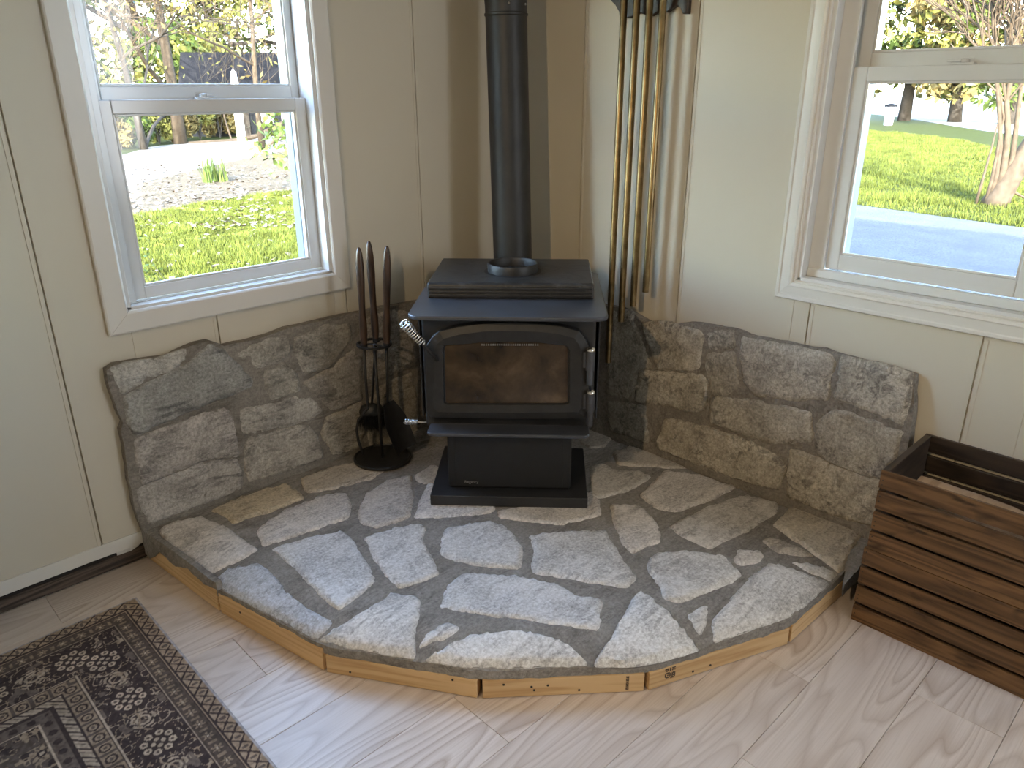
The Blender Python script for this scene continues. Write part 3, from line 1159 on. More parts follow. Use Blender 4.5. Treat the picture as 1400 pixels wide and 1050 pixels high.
# firebox
FB = .052
MB().box((-.287, FB, z_l-.012), (.287, .56, .692)).build('firebox', IRON, stove, bevel=.01, seg=3)
for sx in (-1, 1):      # side heat shields
    MB().box((sx*.297, .085, .306), (sx*.303, .56, .692)).build('side_shield', IRON, stove, bevel=.002)
    mb = MB()
    for zz in (.34, .66):
        mb.box((sx*.285, .12, zz), (sx*.299, .14, zz+.02))
        mb.box((sx*.285, .50, zz), (sx*.299, .52, zz+.02))
    mb.build('shield_bracket', IRON, stove)['kind'] = 'stuff'
ZT = .829-HZ-.006
MB().prism(rounded(-.321, .321, -.028, .625, .045, 8), ZT-.014, ZT).build('top_plate', IRONPALE, stove, bevel=.004, seg=3)
# convection box on top: body with rounded top edge and ribbed front
ZB = ZT+.054
mb = MB()
R = .012
prof = [(.196, ZT), (.196, ZB-R)]+[(.196+R-R*math.cos(t), ZB-R+R*math.sin(t)) for t in (.5, 1.05)]+[(.196+R, ZB), (.605, ZB), (.605, ZT)]
mb.loft([[(-.285, y, z) for y, z in prof], [(.285, y, z) for y, z in prof]])
cbox = mb.build('top_box', DUSTY, stove, bevel=.006, seg=3)
for i in range(3):
    z0 = ZT+.008+i*.012
    MB().box((-.278, .1915, z0), (.278, .197, z0+.007)).build('louvre', IRON, cbox, bevel=.0015)
# flue collar, open at the top
cy_ = .385
mb = MB()
Mx = Matrix.Translation((.0, cy_, 0))
rr = [(.100, ZB-.002), (.100, ZB+.001), (.091, ZB+.0015), (.091, ZB+.030), (.088, ZB+.032), (.085, ZB+.030), (.085, ZB-.0005), (.0, ZB-.0005)]
mb.lathe([(.091, ZB), (.092, ZB+.029), (.090, ZB+.032), (.086, ZB+.032), (.084, ZB+.029), (.083, ZB+.0008), (.0005, ZB+.0008)], 48, Mx)
mb.build('flue_collar', CASTIRON, stove, smooth=True, angle=math.radians(40))
MB().lathe([(.104, ZB-.001), (.104, ZB+.0006), (.0005, ZB+.0006)], 48, Mx).build('collar_gap_shade', PAINTBLK, stove)  # flat black disc painted for the shade in the gap round the collar
# front door: arched cast frame
DF = .020
outer = [sv(x, y, DF) for x, y in [(589, 571), (583, 562), (582, 520), (582, 474), (590, 462), (600, 453), (625, 447), (660, 442), (696, 440.5), (732, 442), (767, 446), (792, 453), (799, 462), (805, 474), (805, 520), (805, 562), (800, 572), (696, 573)]]
midl = [sv(x, y, DF-.006) for x, y in [(598, 563), (593, 556), (593, 520), (593, 480), (598, 470), (606, 463), (630, 457), (660, 453), (696, 452), (732, 453), (762, 456), (785, 462), (791, 470), (795, 480), (795, 520), (795, 556), (791, 563), (696, 564)]]
innr = [sv(x, y, DF-.002) for x, y in [(611, 553), (607, 551), (606, 520), (605, 478), (607, 473), (612, 471.5), (640, 470), (660, 467.5), (696, 467), (732, 467.5), (752, 470), (768, 471.5), (775, 473), (778, 478), (778, 520), (778, 551), (774, 553), (696, 553.5)]]
mb = MB()
L1 = [(x, FB, z) for x, z in outer]
L2 = [(x, DF, z) for x, z in outer]
L3 = [(x, DF-.008, z) for x, z in midl]
L4 = [(x, DF-.004, z) for x, z in innr]
L5 = [(x, DF+.012, z) for x, z in innr]
mb.loft([L1, L2, L3, L4, L5], caps=False)
door = mb.build('door', CASTIRON, stove, bevel=.0025)
gl = [(x, DF+.010, z) for x, z in innr]
MB().loft([gl, [(x, DF+.020, z) for x, y, z in gl]]).build('glass', SOOT, door)
mb = MB()       # thin steel retainer inside the opening
ins = [(x*.985+.0, z) for x, z in innr]
mb.loft([[(x, DF+.0085, z) for x, z in innr], [(x*.975, DF+.0085, .5*(z+ZT*.5)*.0+z*.985+.0068) for x, z in innr], [(x*.975, DF+.0098, z*.985+.0068) for x, z in innr]], caps=False)
mb.build('glass_retainer', IRON, door)
mb = MB()       # row of air-wash holes along the top of the glass
for i in range(26):
    x, z = sv(659+i*3.05, 471.0, DF+.006)
    mb.box((x-.0022, DF+.0040, z-.003), (x+.0018, DF+.0086, z+.002))
mb.build('air_wash_comb', NICKEL, door)['kind'] = 'stuff'
# right-hand hinges
for (y0, y1, yc) in ((480, 506, 476.5), (538, 562, 534.5)):
    p0, p1 = sv(801, y1, DF-.01), sv(812.5, y0, DF-.01)
    hx = sv(807.5, y0, DF-.01)[0]
    mb = MB()
    mb.lathe([(.0145, p0[1]), (.0145, p1[1]-.030), (.0155, p1[1]-.029), (.0155, p1[1])], 18, Matrix.Translation((hx, DF-.012, 0)))
    mb.box((sv(791, y0, DF)[0], DF-.006, p0[1]+.006), (hx, DF+.012, p1[1]-.006))
    mb.box((hx-.004, DF, p0[1]+.004), (hx+.012, FB+.01, p1[1]-.006))
    hg = mb.build('hinge', IRONPALE, stove, bevel=.002)  # paler steel painted in for light catching the barrel edges
    MB().lathe([(.0145, p1[1]), (.0155, p1[1]+.004), (.0125, p1[1]+.011), (.002, p1[1]+.014)], 18, Matrix.Translation((hx, DF-.012, 0))).build('pin_cap', CHROME, hg, smooth=True)
    MB().lathe([(.011, p0[1]-.05), (.011, p0[1])], 14, Matrix.Translation((hx, DF-.012, 0))).build('hinge_pin', IRONPALE, hg)


def spring(p0, p1, r0, r1, turns, wr, name, mat, parent):
    p0, p1 = V3(p0), V3(p1)
    ax = (p1-p0).normalized()
    u = ax.cross(V3((0, 0, 1))).normalized()
    v = ax.cross(u)
    path, n = [], int(turns*14)
    for i in range(n+1):
        t = i/n
        r = (r0+(r1-r0)*t)*(1-.35*(1-min(t/.1, 1))**2)
        an = 2*math.pi*turns*t
        path.append(p0+(p1-p0)*t+(u*math.cos(an)+v*math.sin(an))*r)
    return MB().tube(path, wr, 6).build(name, mat, parent, smooth=True)


def s3(x, y, d):
    q = sv(x, y, d)
    return V3((q[0], d, q[1]))


hnd = MB().tube([s3(598, 492, .012), s3(592, 487, -.020), s3(580, 472, -.034), s3(551, 441, -.05)], .0055, 10).build('door_handle', CASTIRON, stove, smooth=True)
spring(s3(550, 440, -.05), s3(578, 470, -.035), .0175, .0110, 11, .0027, 'spring_grip', CHROME, hnd)
rod = MB().tube([s3(600, 577.5, .07), s3(572, 577, .07), s3(553, 576, .07)], .0035, 8).build('air_control', NICKEL, stove, smooth=True)
spring(s3(553, 576, .07), s3(571, 577, .07), .0105, .0075, 8, .0022, 'spring_grip', CHROME, rod)

# ------------------------------------------------------------------ stovepipe standing behind the stove, leaning back towards the corner


def dg(d, lat, z):
    return V3(((-d+lat)*.70711, (-d-lat)*.70711, z))


pb, pt = dg(.408, .0165, .62), dg(.345, -.012, 1.80)
axp = (pt-pb)
up2 = pb+axp*((CEIL-.62)/(1.18))
pipe = thing('stovepipe', 'dark grey steel stovepipe rising to the ceiling behind the stove', 'pipe')


def pz(z):
    return pb+axp*((z-.62)/1.18)


nseg = 40


def ring(z, r):
    c = pz(z)
    return [(c.x+r*math.cos(2*math.pi*i/nseg), c.y+r*math.sin(2*math.pi*i/nseg), z) for i in range(nseg)]


MB().loft([ring(.62, .0775), ring(1.748, .0775), ring(1.752, .081), ring(1.758, .081), ring(1.762, .0775), ring(1.79, .0775)]).build('lower_pipe', PIPE, pipe, smooth=True, angle=math.radians(35))
MB().loft([ring(1.775, .0765), ring(1.80, .079), ring(1.806, .079), ring(1.812, .0765), ring(CEIL-.001, .0765)]).build('upper_pipe', PIPE, pipe, smooth=True, angle=math.radians(35))
c = pz(1.785)
for an in (-2.2, -1.2):
    MB().lathe([(.004, 0), (.004, .003), (.002, .0045)], 10, Matrix.Translation((c.x+.0765*math.cos(an), c.y+.0765*math.sin(an), 1.787)) @ Matrix.Rotation(an, 4, 'Z') @ Matrix.Rotation(math.pi/2, 4, 'Y')).build('screw', NICKEL, pipe)

# ------------------------------------------------------------------ tubular door chime on wall_right
TX = -.092
chime = thing('door_chime', 'tubular door chime with four long brass tubes on dark scroll board', 'chime')
bt = [onX(x, y, -.022) for x, y in [(833, -4), (836, 2), (841, 7), (846, 16), (847, 24), (862, 24), (868, 20), (874, 17), (882, 20), (890, 22), (897, 17), (903, 14), (911, 17), (918, 12), (925, 7), (930, 11), (933, 19), (940, 19), (941.5, -4)]]
poly = [(p.y, p.z) for p in bt]
y0, y1 = poly[0][0], poly[-1][0]
poly = poly+[(y1, 2.02), (y1+.03, 2.06), (y0-.03, 2.06), (y0, 2.02)]
MB().prism(poly, -.0225, -.001, 'x').build('scroll_board', CRATEDK, chime, bevel=.003)
mb = MB().box((-.118, y1+.01, 1.93), (-.0225, y0-.01, 2.05))
mb.build('chime_box', CRATEDK, chime, bevel=.006)
for i, (xt, xb, yb) in enumerate(((851.5, 833, 495.5), (868, 851.5, 440), (886, 867.5, 419), (905, 884, 399.5))):
    b = onX(xb, yb, TX)
    t = onX(xt, 0, TX)
    yy = (b.y+t.y)/2
    MB().lathe([(.0095, b.z), (.0122, b.z), (.0122, 1.90), (.0095, 1.905)], 20, Matrix.Translation((TX, yy, 0))).build('brass_tube', BRASS, chime, smooth=True, angle=math.radians(40))
    MB().tube([(TX, yy, 1.90), (TX, yy, 1.935)], .0015, 6).build('hanging_cord', PAINTBLK, chime)

# ------------------------------------------------------------------ fireplace tools
TC = V3((-.888, -.172, HZ+.007))
stand = thing('fireplace_tool_stand', 'black iron stand with round dished base beside the stove', 'tool stand', TC)
MB().lathe([(.108, 0), (.113, .004), (.113, .012), (.107, .014), (.103, .009), (.02, .006), (.0005, .006)], 40).build('base', CASTIRON, stand, smooth=True, angle=math.radians(40))
zr = onV(516, 470, TC).z-TC.z
MB().tube([(0, 0, .005), (0, 0, zr)], .006, 10).build('post', CASTIRON, stand, smooth=True)
mb = MB()
mb.lathe([(.058, zr-.004), (.066, zr-.004), (.066, zr+.004), (.058, zr+.004), (.058, zr-.004)], 32, caps=False)
for q in range(3):
    an = q*2.094+.5
    mb.tube([(0, 0, zr), (.062*math.cos(an), .062*math.sin(an), zr)], .004, 6)
mb.build('ring', CASTIRON, stand)
TR_ = RIGHT
handle_prof = [(0, 4.6), (.05, 5.2), (.13, 6.2), (.24, 6.2), (.36, 5.0), (.5, 5.2), (.68, 6.2), (.84, 6.0), (.94, 4.6), (.985, 2.8), (1, .6)]


def tool(name, label, cat, topx, botx, back):
    t, b = onV(*topx, TC, back), onV(*botx, TC, back)
    r = thing(name, label, cat, b, 0)
    d = t-b
    q = d.to_track_quat('Z', 'Y').to_matrix().to_4x4()
    L = d.length
    MB().lathe([(w_*.00235, s*L) for s, w_ in handle_prof], 20, q).build('handle', HANDLE, r, smooth=True)
    MB().lathe([(.0125, -.004), (.0125, .012), (.0112, .013)], 16, q).build('ferrule', CASTIRON, r)
    return r, b


GT = 'fireplace tools in the stand'
r, b = tool('poker', 'dark-handled fireplace poker with hooked end, leftmost in the stand', 'poker', (490.5, 338), (498, 474), -.035)
pp = [V3((0, 0, 0))]+[onV(x, y, TC, -.035)-b for x, y in [(500, 520), (503, 558), (497, 565), (490, 574), (487.5, 588), (490, 603), (494, 614), (496, 622)]]
MB().tube(pp, [.0055]*7+[.005, .003], 8).build('rod', CASTIRON, r, smooth=True)
r, b = tool('hearth_brush', 'dark-handled hearth brush, the middle and tallest fireplace tool', 'brush', (504, 329), (514, 466), .035)
e = onV(508, 556, TC, .05)-b
MB().tube([V3((0, 0, 0)), e*.5, e], .005, 8).build('rod', CASTIRON, r, smooth=True)
q = Matrix.Translation(e) @ Matrix.Rotation(math.radians(-40), 4, 'Z') @ Matrix.Diagonal((1, .55, 1, 1))
MB().lathe([(.012, .014), (.040, .004), (.050, -.018), (.049, -.03)], 20, q).build('brush_block', CASTIRON, r, smooth=True)
mb = MB()
rng = random.Random(4)
for i in range(800):
    an, rr_ = rng.random()*6.283, math.sqrt(rng.random())*.046
    x, y = rr_*math.cos(an), rr_*math.sin(an)
    p0 = q @ V3((x, y, -.028))
    p1 = q @ V3((x*1.25+rng.uniform(-.006, .006), y*1.25+rng.uniform(-.006, .006), -.098-rng.random()*.012))
    sd_ = V3((.0012, 0, 0)) if i % 2 else V3((0, .0012, 0))
    mb.add([p0-sd_, p0+sd_, p1], [(0, 1, 2)])
o = mb.build('bristles', PAINTBLK, r, fix=False)
o['kind'] = 'stuff'
r, b = tool('ash_shovel', 'dark-handled ash shovel with curved black pan, rightmost in the stand', 'shovel', (529, 336), (528.5, 473), -.015)
e = onV(530, 552, TC, -.015)-b
MB().tube([V3((0, 0, 0)), e], .005, 8).build('rod', CASTIRON, r, smooth=True)
# curved pan
en = onV(553, 616, TC, -.01)-b
ax_ = (en-e)
Lp = ax_.length
ax_.normalize()
side = (HV*.66+RIGHT*.62).normalized()
side = (side-ax_*side.dot(ax_)).normalized()
nn = ax_.cross(side).normalized()
if nn.dot(RIGHT) > 0:
    nn = -nn
rings = []
for i in range(9):
    t = i/8
    wd = .026+.026*min(t/.35, 1)
    arc = []
    for jj in range(9):
        s = (jj-4)/4
        arc.append(e+ax_*(Lp*(t-.02))+side*(wd*s)+nn*(-.022*s*s*(.4+.6*t)))
    back_ = [p+nn*.0025 for p in arc[::-1]]
    rings.append(arc+back_)
MB().loft(rings).build('pan', CASTIRON, r, smooth=True, angle=math.radians(40))
for o in ('poker', 'hearth_brush', 'ash_shovel'):
    bpy.data.objects[o]['group'] = GT

# ------------------------------------------------------------------ stacked crates
CX0, CX1, CY0, CY1 = -.362, -.016, -2.37, -1.842


def crate(name, label, z, dy):
    r = thing(name, label, 'crate', (0, dy, z), 0, 'stacked slatted crates')
    T = .010
    for yy in (CY0, CY1-.018):
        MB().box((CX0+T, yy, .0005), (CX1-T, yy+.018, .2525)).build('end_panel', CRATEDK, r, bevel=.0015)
    for side in (0, 1):
        for i in range(4):
            z0 = .0005+i*.066
            x0 = CX0 if side == 0 else CX1-T
            L = CY1-CY0
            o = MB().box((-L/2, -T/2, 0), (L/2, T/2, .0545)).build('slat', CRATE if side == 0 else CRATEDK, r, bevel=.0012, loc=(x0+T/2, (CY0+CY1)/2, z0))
            o.rotation_euler = (random.uniform(-.006, .006), 0, math.pi/2+random.uniform(-.0015, .0015))
            if side == 0:
                mb = MB()
                for yy in (L/2-.009, -L/2+.009):
                    for zz in (.012, .026, .042):
                        mb.lathe([(.0017, 0), (.0017, .0006)], 6, Matrix.Translation((yy, T/2+.0003, zz)) @ Matrix.Rotation(-math.pi/2, 4, 'X'))
                mb.build('nails', PAINTBLK, o)['kind'] = 'stuff'
    for i in range(4):
        x0 = CX0+T+.004+i*.081
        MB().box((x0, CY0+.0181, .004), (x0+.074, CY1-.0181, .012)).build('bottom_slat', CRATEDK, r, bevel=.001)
    return r


crate('slatted_crate', 'brown stained slatted crate on the floor, underneath of the stacked pair', 0, .004)
crate('slatted_crate', 'brown stained slatted crate with firewood inside, on top of the pair', .2545, -.003)
# split log leaning inside the upper crate
lg = thing('firewood_log', 'pale split firewood log lying inside the upper crate', 'firewood')
A0, A1 = V3((-.215, -1.90, .412)), V3((-.21, -2.30, .372))
axl = (A1-A0).normalized()
s_ = axl.cross(V3((0, 0, 1))).normalized()
u_ = s_.cross(axl)
rings = []
for i in range(13):
    t = i/12
    rings.append([])
    bul = .055+.012*math.sin(t*3.1)+.004*noise.noise((t*6, 0, 0))
    for k_ in range(14):
        an = 2*math.pi*k_/14
        rad = bul*(1+.10*noise.noise((math.cos(an)*2, math.sin(an)*2, t*3)))
        zc = math.sin(an)*rad*(.75 if math.sin(an) > 0 else 1.9)
        rings[-1].append(A0+(A1-A0)*t+s_*(math.cos(an)*rad)+u_*zc)
MB().loft(rings).build('split_face', LOGW, lg, smooth=True, angle=math.radians(45))
lg2 = thing('firewood_log', 'firewood log on the floor of the upper crate beneath the pale one', 'firewood')
mb = MB().tube([(-.088, -1.89, .316), (-.086, -2.08, .318), (-.085, -2.30, .316)], [.046, .049, .046], 12)
mb.build('bark', BARK, lg2, smooth=True, angle=math.radians(45))

# ------------------------------------------------------------------ printed rug (flat print carried as colour on the weave)
RX1, RY1 = -1.87, -.211
RX0, RY0 = -3.45, -2.35


def vnoise(x, y, seed=0):
    xi, yi = np.floor(x).astype(int), np.floor(y).astype(int)
    xf, yf = x-xi, y-yi
    u, v = xf*xf*(3-2*xf), yf*yf*(3-2*yf)

    def hsh(a, b):
        h = np.sin(a*127.1+b*311.7+seed*74.7)*43758.5453
        return h-np.floor(h)
    return (hsh(xi, yi)*(1-u)+hsh(xi+1, yi)*u)*(1-v)+(hsh(xi, yi+1)*(1-u)+hsh(xi+1, yi+1)*u)*v


def rug_mesh():
    xs = np.concatenate([np.arange(RX0, -2.62, .02), np.arange(-2.62, RX1, .0027), [RX1]])
    ys = np.concatenate([np.arange(RY0, -1.30, .02), np.arange(-1.30, RY1, .0027), [RY1]])
    X, Y = np.meshgrid(xs, ys)
    du, dv = RX1-X, RY1-Y
    d = np.minimum(np.minimum(du, dv), np.minimum(X-RX0, Y-RY0))
    vert = du < dv
    s = np.where(vert, dv, du)      # along the border
    dk = np.array((.050, .036, .034))
    md = np.array((.110, .085, .070))
    tn = np.array((.300, .225, .160))
    be = np.array((.440, .350, .265))
    gy = np.array((.34, .32, .33))
    C = np.zeros(X.shape+(3,))
    C[:] = dk
    nz = vnoise(X*160, Y*160)
    nb = vnoise(X*45, Y*45, 2)

    def put(mask, col):
        C[mask] = col

    def band(a, b):
        return (d >= a) & (d < b)
    # selvage + outer guard of crossed lozenges
    put(band(0, .006), gy)
    m_ = band(.006, .044)
    put(m_, tn)
    t = (d-.025)/.019
    p_ = .042
    f = (s/p_) % 1.0
    xx = np.abs(f-.5)*2
    put(m_ & (np.abs(np.abs(t)-xx) < .17), dk)
    put(m_ & (((f-.0) % 1.0 < .1) | (f > .9)) & (np.abs(t) < .45), md)
    put(m_ & (np.hypot((f-.5)*2, t) < .25), dk)
    put(band(.044, .050), dk)
    put(band(.050, .0525), tn)
    # dark guard with rosettes
    m_ = band(.056, .096)
    put(m_, md*.75)
    f = ((s/.052) % 1.0-.5)*.052
    t = d-.076
    r_ = np.hypot(f, t)
    th = np.arctan2(t, f)
    put(m_ & (r_ < .015*(.72+.28*np.cos(6*th))) & (r_ > .005), tn*.8)
    put(m_ & (r_ < .0035), be)
    put(m_ & (np.abs(np.abs(f)-.024) < .0025) & (np.abs(t) < .010), tn*.7)
    put(band(.096, .099), be*.75)
    # main border: rosettes of eight seeds joined by broken stems
    m_ = band(.102, .245)
    put(m_, dk)
    wob = .012*np.sin(s*38)+.006*np.sin(s*91+1)
    scr = np.abs(vnoise(X*70, Y*70, 5)-.5)
    put(m_ & (scr < .035), tn*.9)
    scr = np.abs(vnoise(X*38+9, Y*38, 6)-.5)
    put(m_ & (scr < .028), be*.8)
    put(m_ & (nb > .80), md*1.3)
    per = .20
    f = ((s-.135)/per % 1.0-.5)*per
    t = d-.172
    r_ = np.hypot(f, t)
    put(m_ & (r_ < .052), dk)
    for q in range(8):
        an = q*math.pi/4+.39
        px, py = .033*math.cos(an), .033*math.sin(an)
        rr_ = np.hypot(f-px, t-py)
        put(m_ & (rr_ < .0098), be)
        put(m_ & (rr_ < .0042), md)
    for q in range(4):
        an = q*math.pi/2
        rr_ = np.hypot(f-.012*math.cos(an), t-.012*math.sin(an))
        put(m_ & (rr_ < .006), be*.9)
    f2 = ((s-.035)/per % 1.0-.5)*per        # leafy sprays in between
    r2 = np.hypot(f2, t)
    th = np.arctan2(t, f2)
    put(m_ & (r2 < .040*(.45+.55*np.abs(np.cos(2.5*th+1)))) & (r2 > .012) & (np.sin(r2*520) > -.2), be*.85)
    put(m_ & (np.abs(t-wob) < .0022) & (r_ > .052), tn)
    put(band(.245, .249), be)
    # tan guard
    m_ = band(.252, .292)
    put(m_, tn*.95)
    f = ((s/.045) % 1.0-.5)*.045
    t = d-.272
    r_ = np.hypot(f, t)
    put(m_ & (r_ < .015) & (r_ > .010), dk)
    put(m_ & (r_ < .005), md)
    put(m_ & (np.abs(np.abs(f)-.021) < .003), md)
    put(band(.292, .297), dk)
    # barber-pole guard
    m_ = band(.297, .322)
    put(m_, be*.85)
    f = ((s+(d-.297)*1.1)/.036) % 1.0
    put(m_ & (f < .22), dk)
    put(m_ & (f > .5) & (f < .6), md)
    put(band(.322, .332), dk)
    m_ = band(.332, .366)
    put(m_, md*1.15)
    f = ((s/.04) % 1.0-.5)*.04
    put(m_ & (np.hypot(f, d-.349) < .010), dk)
    put(band(.366, .3695), be)
    # field
    m_ = d >= .3695
    put(m_, md*.95)
    put(m_ & (nb > .62), dk)
    scr = np.abs(vnoise(X*62, Y*62, 9)-.5)
    put(m_ & (scr < .045), tn)
    gx, gy_ = (X/.105) % 1.0-.5, (Y/.105) % 1.0-.5
    r_ = np.hypot(gx, gy_)*.105
    th = np.arctan2(gy_, gx)
    put(m_ & (r_ < .030*(.6+.4*np.cos(5*th))), tn)
    put(m_ & (r_ < .012), dk)
    put(m_ & (r_ < .006), be)
    # wear: the print is patchy
    C *= 1.3*(.62+.55*nz)[..., None]*(.80+.40*vnoise(X*12, Y*12, 3))[..., None]
    Z = .0035+.0012*(vnoise(X*400, Y*400, 4)-.5)
    ny, nx = X.shape
    top = np.stack([X, Y, Z], -1).reshape(-1, 3)
    i = np.arange(ny*nx).reshape(ny, nx)
    q = np.stack([i[:-1, :-1], i[:-1, 1:], i[1:, 1:], i[1:, :-1]], -1).reshape(-1, 4)
    bi = np.concatenate([i[0, :], i[1:, -1], i[-1, -2::-1], i[-2:0:-1, 0]])
    low = top[bi].copy()
    low[:, 2] = .0005
    nb_ = len(bi)
    base = ny*nx
    j = np.arange(nb_)
    sk = np.stack([bi, base+j, base+(j+1) % nb_, np.roll(bi, -1)], -1)
    q = np.concatenate([q, sk])
    vs = np.concatenate([top, low])
    cc = np.concatenate([C.reshape(-1, 3), np.tile(np.array((.30, .29, .31)), (nb_, 1))])
    me = bpy.data.meshes.new('rug')
    me.vertices.add(len(vs))
    me.vertices.foreach_set('co', vs.ravel().astype(np.float32))
    me.loops.add(len(q)*4)
    me.polygons.add(len(q))
    me.loops.foreach_set('vertex_index', q.ravel().astype(np.int32))
    me.polygons.foreach_set('loop_start', (np.arange(len(q))*4).astype(np.int32))
    me.update(calc_edges=True)
    at = me.color_attributes.new('print', 'FLOAT_COLOR', 'POINT')
    at.data.foreach_set('color', np.concatenate([cc, np.ones((len(cc), 1))], 1).ravel().astype(np.float32))
    me.validate()
    return me


k = N('printed_rug_pile')
at = k.n('Attribute')
at.attribute_name = 'print'
k.set(color=at.outputs['Color'], rough=.85, spec=.2)
k.bump(k.noise(k.coords((900, 900, 900)), 1, 2), .4, .002)
RUGM = k.m
me = rug_mesh()
me.materials.append(RUGM)
rug = bpy.data.objects.new('area_rug', me)
COL.objects.link(rug)
tag(rug, 'worn dark brown oriental-pattern rug with beige borders on the floor', 'rug')

# ------------------------------------------------------------------ outdoors
GZ = -.6


def mat_ground(name, c0, c1, c2, scale, bump=.6):
    k = N(name)
    v = k.coords()
    f = k.noise(v, scale, 6, .65)
    f2 = k.noise(v, scale*14, 4, .7)
    c = k.mix(k.ramp(f2, [(.35, g3(0)), (.65, g3(1))]), k.ramp(f, [(.35, c0), (.65, c1)]), c2)
    k.set(color=c, rough=.95, spec=.02)
    k.bump(f2, bump, .03)
    return k.m


TURF = mat_ground('turf', (.010, .015, .003), (.017, .023, .005), (.022, .024, .008), 1.2)
GRAVEL = mat_ground('bluish_gravel', (.046, .050, .056), (.066, .071, .079), (.030, .032, .036), 2.2)
ROAD = mat_ground('pale_road', (.100, .094, .086), (.125, .118, .108), (.09, .085, .078), .8, .15)
LANE = mat_ground('bleached_lane', (.12, .115, .105), (.15, .145, .135), (.11, .105, .10), .8, .15)
LITTER = mat_ground('dry_leaf_litter', (.055, .045, .032), (.085, .07, .05), (.03, .025, .018), 2.0)
BLADE = mat_plain('grass_blade', (.034, .042, .008), .6, var=.45, scale=2.5, spec=.04)
LEAFG = mat_plain('glossy_leaf', (.030, .046, .012), .4, var=.45, scale=3, spec=.04)
LEAFY = mat_plain('yellow_green_leaf', (.070, .074, .022), .6, var=.45, scale=2, spec=.04)
LEAFO = mat_plain('olive_brown_leaf', (.060, .050, .021), .7, var=.45, scale=1.5, spec=.04)
TBARK = mat_plain('pale_bark', (.030, .024, .018), .9, var=.35, scale=8, bump=.4, spec=.04)
DBARK = mat_plain('dark_bark', (.022, .020, .018), .9, var=.35, scale=8, bump=.4, spec=.04)
HOUSEM = mat_plain('slate_blue_siding', (.0035, .0045, .0065), .7, var=.1, spec=.04)
WHITEP = mat_plain('white_gatepost_paint', (.75, .74, .70), .6, var=.05)


def gp(pts, z=GZ):
    return [(lambda p: (p.x, p.y))(onz(x, y, z)) for x, y in pts]


def far(px, dist):
    d = ray(px, 140)
    d = V3((d.x, d.y, 0)).normalized()
    return V3((CAM.x+d.x*dist, CAM.y+d.y*dist, GZ))


def patch(name, pts, z, mat):
    o = MB().prism(pts, z-.05, z).build(name, mat)
    o['kind'] = 'structure'
    return o


patch('lawn', [(-30, .6), (150, .6), (150, -40), (190, -40), (190, 190), (-60, 190), (-60, .6)], GZ, TURF)
patch('lawn', [(.6, -60), (190, -60), (190, .6), (.6, .6)], GZ, TURF)
lit = gp([(183, 298), (240, 285), (310, 272), (407, 262), (400, 205), (383, 207), (281, 228), (172, 255), (120, 268), (120, 312)], GZ)
patch('leaf_litter_verge', lit, GZ+.012, LITTER)
patch('driveway', gp([(172, 256), (281, 229), (383, 208), (420, 200), (420, 182), (352, 187), (207, 201), (164, 214), (90, 232), (90, 280)]), GZ+.02, ROAD)
patch('gravel_yard', gp([(1100, 268), (1164, 280), (1250, 292), (1330, 303), (1400, 313), (1500, 330)])+[(8, -8), (1.2, -8), (1.2, 3), (6, 4)], GZ+.015, GRAVEL)
patch('pale_lane', gp([(1120, 150), (1182, 155), (1240, 162), (1299, 172), (1350, 180), (1400, 186), (1480, 196), (1480, 129), (1100, 127)]), GZ+.03, LANE)


def blades(name, region, n, h, seed, mat):
    """many short grass blades over a patch of lawn: one object, nobody could count them"""
    rng = np.random.RandomState(seed)
    A = np.array(region)
    lo, hi = A.min(0), A.max(0)
    P = rng.uniform(lo, hi, (n*3, 2))
    P = P[inside(region, P)][:n]
    n = len(P)
    clump = vnoise(P[:, 0]*1.3, P[:, 1]*1.3, seed)
    an = rng.uniform(0, 6.283, n)
    hh = h*(.4+.9*rng.rand(n))*(.35+1.1*clump)
    wd = .007+.006*rng.rand(n)
    ln = rng.normal(0, .35, (n, 2))*hh[:, None]
    z = np.full(n, GZ-.002)
    a = np.stack([P[:, 0]-wd*np.cos(an), P[:, 1]-wd*np.sin(an), z], 1)
    b = np.stack([P[:, 0]+wd*np.cos(an), P[:, 1]+wd*np.sin(an), z], 1)
    c = np.stack([P[:, 0]+ln[:, 0], P[:, 1]+ln[:, 1], z+hh], 1)
    vs = np.stack([a, b, c], 1).reshape(-1, 3)
    me = bpy.data.meshes.new(name)
    me.vertices.add(len(vs))
    me.vertices.foreach_set('co', vs.ravel().astype(np.float32))
    me.loops.add(len(vs))
    me.polygons.add(n)
    me.loops.foreach_set('vertex_index', np.arange(len(vs), dtype=np.int32))
    me.polygons.foreach_set('loop_start', (np.arange(n)*3).astype(np.int32))
    me.update(calc_edges=True)
    me.materials.append(mat)
    o = bpy.data.objects.new(name, me)
    COL.objects.link(o)
    return o


lawnL = gp([(150, 300), (183, 298), (310, 272), (407, 262), (450, 330), (450, 370), (150, 430)])
tag(blades('grass', lawnL, 70000, .075, 3, BLADE), 'bright green grass outside the left window', 'grass', kind='stuff')
lawnR = gp([(1130, 281), (1164, 279), (1250, 291), (1400, 312), (1420, 312), (1420, 215), (1300, 190), (1180, 178), (1120, 190)])
tag(blades('grass', lawnR, 90000, .10, 4, BLADE), 'green grass beyond the gravel outside the right window', 'grass', kind='stuff')
